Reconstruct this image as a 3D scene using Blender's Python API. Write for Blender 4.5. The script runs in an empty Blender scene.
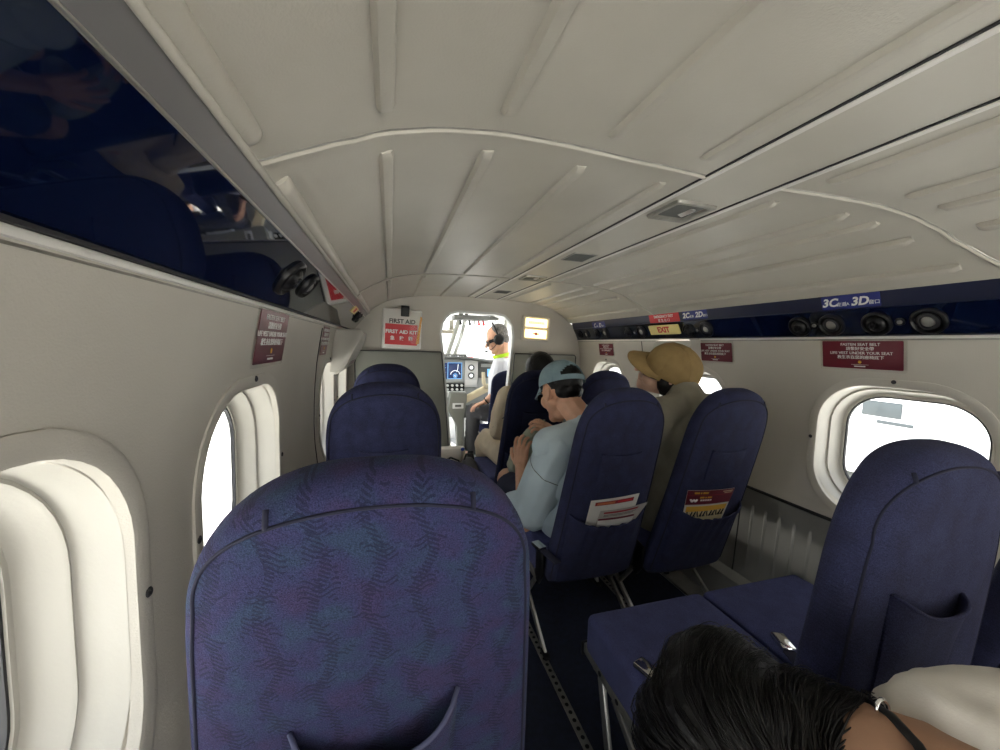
import bpy, bmesh, math, random
from math import sin, cos, pi, radians, sqrt, atan2, floor
from mathutils import Vector, Matrix, noise, Euler
random.seed(7)
SC = bpy.context.scene
SKY, EXPO, SUN = 1.7, 0.42, 20.
COL = SC.collection
CX = 0.63            # cabin centre line (the camera stands at x = 0)
H = 1.15             # camera height over the floor

# ------------------------------------------------------------------ materials
def mat(name, col=(.5,.5,.5), rough=.5, metal=0, spec=.5, bump=0, bscale=60, var=0, vscale=6, emit=None, estr=1, coat=0, sheen=0, stretch=None):
    m = bpy.data.materials.new(name); m.use_nodes = True
    nt = m.node_tree; b = nt.nodes['Principled BSDF']
    b.inputs['Base Color'].default_value = (*col, 1)
    b.inputs['Roughness'].default_value = rough
    b.inputs['Metallic'].default_value = metal
    b.inputs['Specular IOR Level'].default_value = spec
    b.inputs['Coat Weight'].default_value = coat
    b.inputs['Sheen Weight'].default_value = sheen
    if emit:
        b.inputs['Emission Color'].default_value = (*emit, 1)
        b.inputs['Emission Strength'].default_value = estr
    tc = nt.nodes.new('ShaderNodeTexCoord'); src = tc.outputs['Object']
    if stretch:
        mp = nt.nodes.new('ShaderNodeMapping'); mp.inputs['Scale'].default_value = stretch
        nt.links.new(src, mp.inputs['Vector']); src = mp.outputs['Vector']
    if var:
        n = nt.nodes.new('ShaderNodeTexNoise'); n.inputs['Scale'].default_value = vscale; n.inputs['Detail'].default_value = 4
        nt.links.new(src, n.inputs['Vector'])
        r = nt.nodes.new('ShaderNodeValToRGB')
        r.color_ramp.elements[0].position = .3; r.color_ramp.elements[1].position = .7
        r.color_ramp.elements[0].color = (*[max(0, c*(1-var)) for c in col], 1)
        r.color_ramp.elements[1].color = (*[min(1, c*(1+var)) for c in col], 1)
        nt.links.new(n.outputs['Fac'], r.inputs['Fac']); nt.links.new(r.outputs['Color'], b.inputs['Base Color'])
    if bump:
        n2 = nt.nodes.new('ShaderNodeTexNoise'); n2.inputs['Scale'].default_value = bscale; n2.inputs['Detail'].default_value = 3
        nt.links.new(src, n2.inputs['Vector'])
        bp = nt.nodes.new('ShaderNodeBump'); bp.inputs['Strength'].default_value = bump; bp.inputs['Distance'].default_value = .004
        nt.links.new(n2.outputs['Fac'], bp.inputs['Height']); nt.links.new(bp.outputs['Normal'], b.inputs['Normal'])
    return m

def fabric(name, base, c2, c3, weave=1.0):
    """woven wool upholstery: mottled colour, wavy columns crossed by short rows of stitches"""
    m = bpy.data.materials.new(name); m.use_nodes = True
    nt = m.node_tree; L = nt.links.new; b = nt.nodes['Principled BSDF']
    b.inputs['Roughness'].default_value = .95; b.inputs['Specular IOR Level'].default_value = .15
    b.inputs['Sheen Weight'].default_value = .05; b.inputs['Sheen Roughness'].default_value = .4
    tc = nt.nodes.new('ShaderNodeTexCoord'); obj = tc.outputs['Object']
    def noi(s, d=3):
        n = nt.nodes.new('ShaderNodeTexNoise'); n.inputs['Scale'].default_value = s; n.inputs['Detail'].default_value = d
        L(obj, n.inputs['Vector']); return n.outputs['Fac']
    def mth(op, a, bb=None):
        n = nt.nodes.new('ShaderNodeMath'); n.operation = op
        for i, v in enumerate((a, bb)):
            if v is None: continue
            if isinstance(v, (int, float)): n.inputs[i].default_value = v
            else: L(v, n.inputs[i])
        return n.outputs[0]
    sep = nt.nodes.new('ShaderNodeSeparateXYZ'); L(obj, sep.inputs[0])
    x, z = sep.outputs['X'], sep.outputs['Z']
    wob = mth('ADD', mth('MULTIPLY', mth('SINE', mth('MULTIPLY', z, 52.)), .009), mth('MULTIPLY', noi(9), .03))
    xx = mth('MULTIPLY', mth('ADD', x, wob), 2*pi/.052)
    colm = mth('SINE', xx)                                   # wavy columns
    colw = mth('MULTIPLY', mth('GREATER_THAN', colm, .80), mth('GREATER_THAN', mth('SINE', mth('MULTIPLY', mth('ADD', z, mth('MULTIPLY', x, .6)), 2*pi/.0055)), -.1))
    zz = mth('ADD', z, mth('MULTIPLY', mth('SINE', mth('MULTIPLY', x, 2*pi/.031)), .004))
    rows = mth('SINE', mth('MULTIPLY', zz, 2*pi/.0068))       # short rows of stitches
    gate = mth('GREATER_THAN', mth('SINE', mth('ADD', mth('MULTIPLY', z, 2*pi/.045), mth('MULTIPLY', noi(22, 2), 16.))), 0.30)
    st = mth('MULTIPLY', mth('MULTIPLY', mth('GREATER_THAN', rows, .30), gate), mth('LESS_THAN', mth('SINE', mth('ADD', xx, mth('MULTIPLY', noi(40, 2), 6.))), .25))
    hgt = mth('ADD', mth('MULTIPLY', st, -.7), mth('MULTIPLY', colw, -.8))
    hgt = mth('ADD', mth('MULTIPLY', hgt, weave), mth('MULTIPLY', noi(900, 2), 1.1))
    r = nt.nodes.new('ShaderNodeValToRGB'); cr = r.color_ramp
    cr.elements[0].position = .34; cr.elements[0].color = (*c2, 1)
    cr.elements[1].position = .66; cr.elements[1].color = (*c3, 1)
    e = cr.elements.new(.5); e.color = (*base, 1)
    L(noi(26, 5), r.inputs['Fac'])
    fine = nt.nodes.new('ShaderNodeMixRGB'); fine.blend_type = 'MULTIPLY'; fine.inputs['Fac'].default_value = 1
    L(r.outputs['Color'], fine.inputs['Color1'])
    r2 = nt.nodes.new('ShaderNodeValToRGB')
    r2.color_ramp.elements[0].position = .3; r2.color_ramp.elements[0].color = (.55, .55, .6, 1)
    r2.color_ramp.elements[1].position = .75; r2.color_ramp.elements[1].color = (1.5, 1.5, 1.5, 1)
    L(noi(700, 2), r2.inputs['Fac']); L(r2.outputs['Color'], fine.inputs['Color2'])
    mx = nt.nodes.new('ShaderNodeMixRGB'); mx.inputs['Color2'].default_value = (*[c*.45 for c in base], 1)
    L(mth('MULTIPLY', mth('MAXIMUM', st, colw), (.62*weave)), mx.inputs['Fac']); L(fine.outputs[0], mx.inputs['Color1'])
    L(mx.outputs[0], b.inputs['Base Color'])
    bp = nt.nodes.new('ShaderNodeBump'); bp.inputs['Strength'].default_value = .55; bp.inputs['Distance'].default_value = .002
    L(hgt, bp.inputs['Height']); L(bp.outputs['Normal'], b.inputs['Normal'])
    return m

def glass_mat(name, tint=(.97,.98,.98), gloss=.06):
    m = bpy.data.materials.new(name); m.use_nodes = True
    nt = m.node_tree; nt.nodes.clear()
    o = nt.nodes.new('ShaderNodeOutputMaterial'); t = nt.nodes.new('ShaderNodeBsdfTransparent'); g = nt.nodes.new('ShaderNodeBsdfGlossy')
    t.inputs['Color'].default_value = (*tint, 1); g.inputs['Roughness'].default_value = .04
    mx = nt.nodes.new('ShaderNodeMixShader'); mx.inputs['Fac'].default_value = gloss
    nt.links.new(t.outputs[0], mx.inputs[1]); nt.links.new(g.outputs[0], mx.inputs[2]); nt.links.new(mx.outputs[0], o.inputs['Surface'])
    return m

M = {}
M['wall'] = mat('wall_plastic', (.575,.545,.485), .5, bump=.12, bscale=380, var=.05, vscale=3)
M['ceil'] = mat('ceiling_plastic', (.515,.487,.425), .42, bump=.12, bscale=300, var=.06, vscale=4)
M['reveal'] = mat('window_surround_plastic', (.52,.50,.45), .4, bump=.05, bscale=200)
M['dado'] = mat('grey_sidewall', (.25,.25,.235), .55, bump=.1, bscale=150, var=.08)
M['part'] = mat('grey_partition', (.235,.24,.21), .6, bump=.15, bscale=250, var=.05)
M['navy'] = mat('navy_gloss', (.002,.006,.026), .03, spec=.6, coat=.3)
M['band'] = mat('navy_satin', (.010,.014,.045), .3, spec=.5)
M['greyband'] = mat('grey_satin', (.27,.262,.265), .34, metal=.4, bump=.03, bscale=400)
M['alu'] = mat('brushed_aluminium', (.62,.61,.58), .35, metal=.9, bump=.06, bscale=200)
M['dalu'] = mat('dull_aluminium', (.36,.35,.32), .45, metal=.8, bump=.1, bscale=120, var=.2, vscale=30)
M['chrome'] = mat('chrome', (.8,.8,.8), .12, metal=1)
M['black'] = mat('black_plastic', (.008,.008,.009), .38, spec=.3)
M['rubber'] = mat('black_rubber', (.02,.02,.024), .6)
M['carpet'] = mat('navy_carpet', (.008,.013,.035), .95, bump=.8, bscale=500, var=.35, vscale=60)
M['plate'] = mat('floor_plate', (.19,.185,.17), .6, bump=.2, bscale=90, var=.15, vscale=12)
M['fab_near'] = fabric('woven_blue_upholstery', (.036,.039,.100), (.044,.035,.090), (.033,.051,.098), 1.0)
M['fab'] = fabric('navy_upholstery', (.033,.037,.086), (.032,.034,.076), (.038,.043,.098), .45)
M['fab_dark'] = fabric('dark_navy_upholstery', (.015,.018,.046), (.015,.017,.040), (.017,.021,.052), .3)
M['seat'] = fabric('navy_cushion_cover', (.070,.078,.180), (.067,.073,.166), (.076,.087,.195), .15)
M['pipe'] = mat('navy_piping', (.012,.013,.034), .9)
M['pipe_l'] = mat('blue_grey_piping', (.065,.07,.13), .9)
M['maroon'] = mat('maroon_placard', (.135,.008,.022), .3)
M['white'] = mat('white_print', (.82,.82,.80), .5)
M['clear'] = glass_mat('clear_film', (.96,.96,.95), .05)
M['glass'] = glass_mat('window_glass', (.97,.98,.98), .05)
M['red'] = mat('red_sign', (.62,.018,.026), .4)
M['dred'] = mat('dark_red_print', (.30,.012,.02), .5)
M['blue'] = mat('blue_sticker', (.018,.028,.20), .35)
M['yellow'] = mat('pale_yellow_sign', (.85,.72,.28), .5)
M['orange'] = mat('orange_plastic', (.80,.33,.02), .45)
M['gold'] = mat('gold_print', (.75,.42,.05), .5)
M['paper'] = mat('white_paper', (.66,.65,.62), .6, var=.04, vscale=20)
M['cream'] = mat('cream_paper', (.70,.60,.36), .6)
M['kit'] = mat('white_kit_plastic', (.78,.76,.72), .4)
M['skin'] = mat('tan_skin', (.66,.37,.245), .55, var=.08, vscale=30, bump=.05, bscale=300)
M['skin_f'] = mat('fair_skin', (.68,.42,.31), .55, var=.08, vscale=30, bump=.05, bscale=300)
M['skin_d'] = mat('sunned_skin', (.36,.20,.125), .55, var=.08, vscale=30, bump=.05, bscale=300)
M['hair'] = mat('black_hair', (.007,.0065,.0065), .46, bump=.3, bscale=220, spec=.25, stretch=(1,1,.08))
M['ghair'] = mat('greying_hair', (.13,.12,.11), .55, bump=.5, bscale=120, var=.6, vscale=60)
M['bcap'] = mat('faded_teal_cotton', (.21,.30,.335), .9, bump=.4, bscale=500, var=.1, vscale=25)
M['tcap'] = mat('tan_cotton', (.30,.20,.080), .9, bump=.4, bscale=500, var=.12, vscale=25)
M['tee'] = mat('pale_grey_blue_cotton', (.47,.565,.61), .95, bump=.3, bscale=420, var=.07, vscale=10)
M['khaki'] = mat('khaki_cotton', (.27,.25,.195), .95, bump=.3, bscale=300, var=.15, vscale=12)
M['olive'] = mat('sage_green_fabric', (.36,.39,.31), .9, bump=.3, bscale=300, var=.1, vscale=14)
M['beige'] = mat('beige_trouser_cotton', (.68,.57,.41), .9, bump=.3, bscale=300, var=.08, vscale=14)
M['shirt'] = mat('white_pilot_shirt', (.74,.76,.82), .8, bump=.2, bscale=300)
M['knit'] = mat('cream_white_knit', (.72,.68,.62), .95, bump=.08, bscale=500, var=.05, vscale=14)
M['denim'] = mat('dark_navy_cloth', (.022,.028,.055), .95, bump=.3, bscale=400, var=.15, vscale=20)
M['lime'] = mat('lime_fabric', (.50,.80,.03), .8)
M['darkgrey'] = mat('dark_grey_fabric', (.08,.08,.085), .9, bump=.4, bscale=300)
M['panel'] = mat('light_grey_panel', (.42,.44,.43), .55, var=.06, vscale=14)
M['dpanel'] = mat('dark_grey_panel', (.10,.105,.10), .6, var=.1, vscale=14)
M['frame'] = mat('white_painted_metal', (.72,.73,.72), .45)
M['screen'] = mat('display_screen', (.006,.009,.03), .15, emit=(.02,.035,.10), estr=1.0)
M['cyan'] = mat('lit_blue_marks', (.1,.3,.5), .4, emit=(.15,.4,.8), estr=1.2)
M['lmark'] = mat('lit_white_marks', (.7,.7,.7), .4, emit=(.8,.85,.9), estr=1.0)
M['lamp'] = mat('lit_sign_lens', (.9,.8,.5), .4, emit=(1.0,.78,.38), estr=2.2)
M['lens'] = mat('dark_lens', (.01,.01,.012), .12)
M['concrete'] = mat('apron_concrete', (.55,.55,.53), .8, var=.08, vscale=.6)
M['extwall'] = mat('pale_outer_wall', (.80,.81,.82), .7, var=.05, vscale=1)
M['extgrey'] = mat('blue_grey_glazing', (.055,.068,.075), .5, var=.2, vscale=2)
M['hull'] = mat('outer_skin', (.5,.5,.5), .6)
M['handle'] = mat('cream_handle', (.74,.66,.46), .5)

# ------------------------------------------------------------------ helpers
def link(name, me, m=None, parent=None, smooth=False, ang=None):
    if m is not None:
        for mm in (m if isinstance(m, (list, tuple)) else [m]): me.materials.append(mm)
    o = bpy.data.objects.new(name, me); COL.objects.link(o)
    if parent is not None: o.parent = parent
    if smooth:
        for p in me.polygons: p.use_smooth = True
        if ang: 
            try: me.set_sharp_from_angle(angle=radians(ang))
            except Exception: pass
    return o
def obj(name, bm, m=None, parent=None, smooth=False, ang=None, recalc=True):
    if recalc: bmesh.ops.recalc_face_normals(bm, faces=bm.faces)
    me = bpy.data.meshes.new(name); bm.to_mesh(me); bm.free()
    return link(name, me, m, parent, smooth, ang)
def tag(o, label, cat, group=None, kind=None):
    if kind: o['kind'] = kind
    else:
        o['label'] = label; o['category'] = cat
        if group: o['group'] = group
    return o
def struct(o): o['kind'] = 'structure'; return o
def empty(name, loc, label, cat, group=None, rz=0):
    o = bpy.data.objects.new(name, None); COL.objects.link(o); o.location = loc; o.rotation_euler = (0,0,rz); o.empty_display_size = .1
    return tag(o, label, cat, group)
def children(o): return [c for c in bpy.data.objects if c.parent == o]
def copy_tree(o, parent=None):
    c = o.copy(); COL.objects.link(c)
    if parent is not None: c.parent = parent
    for ch in children(o):
        copy_tree(ch, c)
    return c

def bm_box(bm, c, s, rot=None, bev=0, seg=2):
    r = bmesh.ops.create_cube(bm, size=1)
    vs = r['verts']
    mx = Matrix.Translation(Vector(c)) @ (rot.to_4x4() if rot is not None else Matrix()) @ Matrix.Diagonal((*s, 1))
    bmesh.ops.transform(bm, matrix=mx, verts=vs)
    if bev:
        es = list({e for v in vs for e in v.link_edges})
        bmesh.ops.bevel(bm, geom=es, offset=bev, segments=seg, profile=.5, affect='EDGES')
def box(name, c, s, m, parent=None, bev=.004, rot=None, seg=2):
    bm = bmesh.new(); bm_box(bm, c, s, rot, bev, seg)
    return obj(name, bm, m, parent, smooth=bool(bev), ang=40)
def frame_of(d):
    d = d.normalized(); a = Vector((0,0,1)) if abs(d.z) < .9 else Vector((1,0,0))
    u = d.cross(a).normalized(); v = d.cross(u).normalized(); return u, v
def bm_loft(bm, rings, cap=True, closed=False):
    vr = [[bm.verts.new(p) for p in r] for r in rings]; n = len(vr[0])
    rng = range(len(vr)) if closed else range(len(vr)-1)
    for i in rng:
        a, b = vr[i], vr[(i+1) % len(vr)]
        for j in range(n):
            bm.faces.new((a[j], a[(j+1)%n], b[(j+1)%n], b[j]))
    if cap and not closed:
        bm.faces.new(vr[0][::-1]); bm.faces.new(vr[-1])
def bm_tube(bm, pts, r, n=8, closed=False, flat=None):
    pts = [Vector(p) for p in pts]; N = len(pts); rings = []
    rs = r if isinstance(r, (list, tuple)) else [r]*N
    pu = None
    for i, p in enumerate(pts):
        if closed: d = pts[(i+1)%N]-pts[i-1]
        else: d = pts[min(i+1,N-1)]-pts[max(i-1,0)]
        if d.length < 1e-9: d = Vector((0,0,1))
        d.normalize()
        if pu is None: u, v = frame_of(d)
        else:
            u = (pu - d*pu.dot(d))
            if u.length < 1e-6: u, v = frame_of(d)
            u.normalize(); v = d.cross(u)
        pu = u
        f = flat or 1
        rings.append([p + u*(rs[i]*cos(2*pi*k/n)) + v*(rs[i]*f*sin(2*pi*k/n)) for k in range(n)])
    bm_loft(bm, rings, cap=not closed, closed=closed)
def tube(name, pts, r, m, parent=None, n=8, closed=False, flat=None):
    bm = bmesh.new(); bm_tube(bm, pts, r, n, closed, flat); return obj(name, bm, m, parent, smooth=True, ang=60)
def bm_lathe(bm, prof, mx, n=28):
    """prof: (radius, height) pairs along local z"""
    rings = [[mx @ Vector((max(r,1e-4)*cos(2*pi*k/n), max(r,1e-4)*sin(2*pi*k/n), h)) for k in range(n)] for r, h in prof]
    bm_loft(bm, rings)
def lathe(name, prof, mx, m, parent=None, n=28):
    bm = bmesh.new(); bm_lathe(bm, prof, mx, n); return obj(name, bm, m, parent, smooth=True, ang=35)
def rrect(w, h, r, n=8):
    """rounded rectangle outline in 2-D, counter clockwise"""
    out = []
    for cx, cy, a0 in ((w/2-r, h/2-r, 0), (-w/2+r, h/2-r, 90), (-w/2+r, -h/2+r, 180), (w/2-r, -h/2+r, 270)):
        for k in range(n+1):
            a = radians(a0 + 90*k/n); out.append((cx+r*cos(a), cy+r*sin(a)))
    return out
def evaluated(o):
    dg = bpy.context.evaluated_depsgraph_get(); dg.update()
    me = bpy.data.meshes.new_from_object(o.evaluated_get(dg), depsgraph=dg)
    return me
def boolean_cut(bm, cutters, m, name):
    me = bpy.data.meshes.new('t'); bm.to_mesh(me); bm.free(); o = bpy.data.objects.new('t', me); COL.objects.link(o)
    cs = []
    for cb in cutters:
        bmesh.ops.recalc_face_normals(cb, faces=cb.faces)
        cm = bpy.data.meshes.new('c'); cb.to_mesh(cm); cb.free(); c = bpy.data.objects.new('c', cm); COL.objects.link(c); cs.append(c)
        md = o.modifiers.new('b', 'BOOLEAN'); md.operation = 'DIFFERENCE'; md.object = c; md.solver = 'EXACT'
    bpy.context.view_layer.update()
    out = evaluated(o)
    for x in [o]+cs: bpy.data.objects.remove(x)
    out.materials.clear()
    return link(name, out, m, None, smooth=True, ang=30)
def remesh(bm, voxel, smooth=6, fac=.5):
    me = bpy.data.meshes.new('t'); bm.to_mesh(me); bm.free(); o = bpy.data.objects.new('t', me); COL.objects.link(o)
    md = o.modifiers.new('r', 'REMESH'); md.mode = 'VOXEL'; md.voxel_size = voxel; md.adaptivity = 0
    if smooth:
        s = o.modifiers.new('s', 'SMOOTH'); s.factor = fac; s.iterations = smooth
    bpy.context.view_layer.update()
    out = evaluated(o); bpy.data.objects.remove(o); return out
def text_obj(name, s, size, mx, m, parent=None, align='CENTER', shear=0, bold=0, sx=1.0):
    cu = bpy.data.curves.new('t', 'FONT'); cu.body = s; cu.size = size; cu.align_x = align; cu.align_y = 'CENTER'; cu.shear = shear
    cu.extrude = .0004; cu.offset = bold; cu.resolution_u = 3
    o = bpy.data.objects.new('t', cu); COL.objects.link(o); bpy.context.view_layer.update()
    me = evaluated(o); bpy.data.objects.remove(o); bpy.data.curves.remove(cu)
    me.materials.clear()
    me.transform(mx @ Matrix.Diagonal((sx,1,1,1)))
    return link(name, me, m, parent)
def basis(o, x, z):
    """matrix whose local x runs along x, local z is the outward normal z"""
    x = Vector(x).normalized(); z = Vector(z); z = (z - x*z.dot(x)).normalized(); y = z.cross(x)
    return Matrix(((x.x,y.x,z.x,o[0]),(x.y,y.y,z.y,o[1]),(x.z,y.z,z.z,o[2]),(0,0,0,1)))

# ------------------------------------------------------------------ cabin shell
Y0, YB = -1.75, 2.85
def side(u, s): return CX + s*u          # s=-1 left wall, +1 right wall
def lerp_prof(prof, z):
    for (u0,z0),(u1,z1) in zip(prof, prof[1:]):
        if z0 <= z <= z1: return u0+(u1-u0)*(z-z0)/(z1-z0)
WALL = [(.888,.55),(.900,.60),(.910,.66),(.918,.74),(.9205,.82),(.919,.90),(.915,.98),(.908,1.06),(.898,1.13),(.886,1.20),(.880,1.24),(.868,1.30),(.855,1.38)]
WIN = {-1: [(-1.2,.44),(-.31,.44),(.308,.44),(.906,.44),(1.94,.42),(2.52,.44)], 1: [(-1.0,.44),(-.10,.44),(.785,.44),(1.64,.46),(2.44,.42)]}
WZ, WH, WR = .825, .45, .155
def wall(s, name):
    T = .035
    sec = [(u, z) for u, z in WALL] + [(u+T, z) for u, z in reversed(WALL)]
    bm = bmesh.new()
    bm_loft(bm, [[Vector((side(u,s), y, z)) for u, z in sec] for y in (Y0, YB+.02)])
    cut = []
    for y, w in WIN[s]:
        cb = bmesh.new(); o = rrect(w, WH, WR, 10)
        bm_loft(cb, [[Vector((side(uu,s), y+a, WZ+b)) for a, b in o] for uu in (.80, 1.05)]); cut.append(cb)
    o = boolean_cut(bm, cut, M['wall'], name); struct(o); return o
wall(-1, 'wall_left'); wall(1, 'wall_right')

def window(idx, s, y, w):
    root = bpy.data.objects.new('window_%d' % idx, None); COL.objects.link(root); root.location = (side(.918,s), y, WZ); root['kind'] = 'structure'
    def ring(d, g, r): # outline at depth d outward from the wall plane, grown by g
        return [Vector((s*(d + lerp_prof(WALL, WZ+b)-.918 if d < .012 else d), a, b)) for a, b in rrect(w+2*g, WH+2*g, max(.02, r+g), 10)]
    # raised flange with rounded lip
    bm = bmesh.new()
    rr = [ring(.006,.024,WR), ring(-.003,.023,WR), ring(-.0045,.018,WR), ring(-.0035,.010,WR), ring(-.004,.002,WR), ring(-.002,-.003,WR), ring(.010,-.005,WR)]
    bm_loft(bm, rr, cap=False); obj('window_flange', bm, M['wall'], root, True, 50)
    bm = bmesh.new()
    def rg(d, g): return [Vector((s*d, a, b)) for a, b in rrect(w+2*g, WH+2*g, max(.02, WR+g), 10)]
    rr = [rg(.008,-.005), rg(.03,-.006), rg(.050,-.009), rg(.053,-.011), rg(.051,-.016), rg(.055,-.018), rg(.074,-.021), rg(.084,-.027), rg(.088,-.033), rg(.087,-.041), rg(.096,-.043)]
    bm_loft(bm, rr, cap=False); obj('window_reveal', bm, M['reveal'], root, True, 40)
    bm = bmesh.new()
    bm_loft(bm, [rg(.090,-.040), rg(.089,-.046), rg(.097,-.047), rg(.098,-.040)], cap=False, closed=True); obj('window_gasket', bm, M['rubber'], root, True, 40)
    bm = bmesh.new(); bm_loft(bm, [rg(.095,-.043), rg(.0975,-.043)]); obj('window_pane', bm, M['glass'], root)
    # fixing screws on the flange
    for a, b in ((.0, WH/2+.016), (-w/2-.015, .01), (w/2+.015, .01)):
        zz = WZ+b; mx = basis((s*(lerp_prof(WALL,zz)-.918-.004), a, b), (0,1,0), (-s,0,0))
        bm = bmesh.new(); bm_lathe(bm, [(.0065,0),(.0065,.0015),(.005,.003),(.0028,.0032),(.0026,.0018),(0,.0018)], mx, 14)
        obj('screw', bm, M['rubber'], root, True, 40)
    return root
wi = 1
for s in (-1, 1):
    for y, w in WIN[s]:
        window(wi, s, y, w); wi += 1

# lower sidewall: ribbed grey panels under a dark joint, with a ledge at the floor
def dado(s, name):
    ys = []; y = Y0
    bm = bmesh.new()
    prof = [(.886,.55),(.884,.53),(.880,.44),(.873,.32),(.866,.20),(.862,.165),(.815,.155),(.810,.15),(.812,.0)]
    outer = [(.93,.0),(.93,.55)]
    ring = lambda y: [Vector((side(u,s), y, z)) for u, z in prof+outer]
    bm_loft(bm, [ring(Y0), ring(YB)])
    for k in range(90):                              # pressed vertical ribs
        yy = Y0+.05+k*.058
        if yy > YB-.05: break
        if k % 8 == 3: continue
        pts = [Vector((side(lerp_prof(sorted(prof[:6], key=lambda p: p[1]), z)+.0045, s), yy, z)) for z in (.20,.215,.3,.4,.48,.495)]
        bm_tube(bm, pts, [.003,.0085,.0085,.0085,.0085,.003], 8, flat=.9)
    o = obj(name, bm, M['dado'], None, True, 40); struct(o)
    bm = bmesh.new(); bm_tube(bm, [(side(.889,s),Y0,.556),(side(.889,s),YB,.556)], .0065, 8)
    struct(obj('trim_1' if s < 0 else 'trim_2', bm, M['rubber'], None, True))
    for k in range(90):                              # joints between panels
        yy = Y0+.05+k*.058
        if yy > YB-.05: break
        if k % 8 == 3:
            bm = bmesh.new(); bm_tube(bm, [(side(u-.0005,s), yy, z) for u, z in prof[1:6]], .0028, 6)
            struct(obj('trim_3', bm, M['rubber'], None, True))
dado(-1, 'baseboard_left'); dado(1, 'baseboard_right')

# floor
bm = bmesh.new(); bm_box(bm, (CX, (Y0+4.6)/2, -.02), (1.9, 4.6-Y0, .04)); struct(obj('floor', bm, M['hull']))
bm = bmesh.new(); bm_box(bm, (.62, (Y0+YB)/2, .004), (1.42, YB-Y0, .008)); struct(obj('floor_carpet', bm, M['carpet']))
bm = bmesh.new(); bm_box(bm, (1.392, (Y0+YB)/2, .006), (.104, YB-Y0, .012), None, .002); struct(obj('floor_plate', bm, M['plate']))
# ------------------------------------------------------------------ ceiling
ARC = [(0,1.510),(.17,1.508),(.33,1.501),(.46,1.490),(.56,1.475),(.64,1.452),(.70,1.420),(.75,1.385),(.80,1.345)]
def arc_z(u):
    u = abs(u)
    # smooth (Catmull) interpolation of the arc
    P = [(-ARC[1][0], ARC[1][1])]+ARC+[(2*ARC[-1][0]-ARC[-2][0], 2*ARC[-1][1]-ARC[-2][1])]
    for i in range(1, len(P)-2):
        if P[i][0] <= u <= P[i+1][0]+1e-9:
            t = (u-P[i][0])/(P[i+1][0]-P[i][0]); a,b,c,d = (P[k][1] for k in range(i-1,i+3))
            return .5*((2*b)+(-a+c)*t+(2*a-5*b+4*c-d)*t*t+(-a+3*b-3*c+d)*t**3)
    return P[-2][1]
def arc_pt(u, off=0):
    d = .002; t = Vector((1,0,(arc_z(u+d)-arc_z(u-d))/(2*d))).normalized(); n = Vector((t.z,0,-t.x))  # inward (down)
    if n.z > 0: n = -n
    return Vector((CX+u, 0, arc_z(u))) + n*off, t, n
def u_at(deg):
    lo, hi = -.78, .80
    for _ in range(50):
        m_ = (lo+hi)/2; a = math.degrees(atan2(arc_z(m_)-H, CX+m_))
        if a > deg: lo = m_
        else: hi = m_
    return (lo+hi)/2
U4, U5 = u_at(29.6), u_at(23.75)
DY = [(0,0),(.2,-.015),(.45,-.050),(.6,-.060),(.68,-.072),(.74,-.100),(.80,-.140)]
def dy(u):
    u = abs(u)
    for (a,p),(b,q) in zip(DY, DY[1:]):
        if u <= b: return p+(q-p)*(u-a)/(b-a)
    return DY[-1][1]
def ceiling_panel(name, u0, u1, y0, y1, ribs=()):
    n = max(2, int(abs(u1-u0)/.03)); us = [u0+(u1-u0)*k/n for k in range(n+1)]
    bm = bmesh.new()
    sec = [(arc_pt(u)[0], arc_pt(u, -.02)[0]) for u in us]
    loop = [a for a, b in sec]+[b for a, b in reversed(sec)]
    dl = [dy(u) for u in us]; dl = dl+dl[::-1]
    bm_loft(bm, [[p+Vector((0,y+(q if y not in (Y0,YB) and len(ribs) else 0),0)) for p, q in zip(loop, dl)] for y in (y0, y1)])
    for item in ribs:
        deg, wd, ya, yb = item
        u = u_at(deg); p, t, nn = arc_pt(u); ya += dy(u); yb += dy(u) if yb < 2.7 else 0
        rings = []
        for y, k in ((ya,.35),(ya+.010,.9),(ya+.022,1),(yb-.022,1),(yb-.010,.9),(yb,.35)):
            hgt = wd*(.5 if deg > 120 else .36 if deg > 30 else .5)*k; w = wd*(.75+.25*k)
            if deg > 120: rings.append([p+Vector((0,y,0))+t*(w*.5*cos(a))+nn*(hgt*max(-.25,sin(a))) for a in [2*pi*j/16 for j in range(16)]])
            else: rings.append([p+Vector((0,y,0))+t*(w*.5*q)+nn*(hgt*h_) for q, h_ in ((-1.05,-.25),(-1.0,.05),(-.62,.95),(-.5,1),(.5,1),(.62,.95),(1.0,.05),(1.05,-.25))])
        b2 = bmesh.new(); bm_loft(b2, rings); bmesh.ops.recalc_face_normals(b2, faces=b2.faces)
        me = bpy.data.meshes.new('x'); b2.to_mesh(me); b2.free(); bm.from_mesh(me); bpy.data.meshes.remove(me)
    return struct(obj(name, bm, M['ceil'], None, True, 35))
LR = [(91.3,.026),(64.2,.026),(44.6,.026),(32.5,.024)]
RR = [(22.2,.022),(17.8,.024),(15.8,.024),(13.1,.026),(9.4,.026)]
S1, S2 = .66, 1.95
for y0, y1, extra in ((Y0,-.70,0),(-.70,S1,.050),(S1,S2,.034),(S2,YB,.030)):
    a, b = y0+.055, y1-.055
    ceiling_panel('ceiling', -.782, U4, y0, y1, [(d, w, a, b) for d, w in LR]+[(123.9, .030, a, b)])
    ceiling_panel('ceiling', U5, .80, y0, y1, [(d, w, a, b) for d, w in RR])
ceiling_panel('ceiling', U4, U5, Y0, YB)
ti = [4]
def trim(bm, m, smooth=True):
    o = obj('trim_%d' % ti[0], bm, m, None, smooth, 40); ti[0] += 1; return struct(o)
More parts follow.
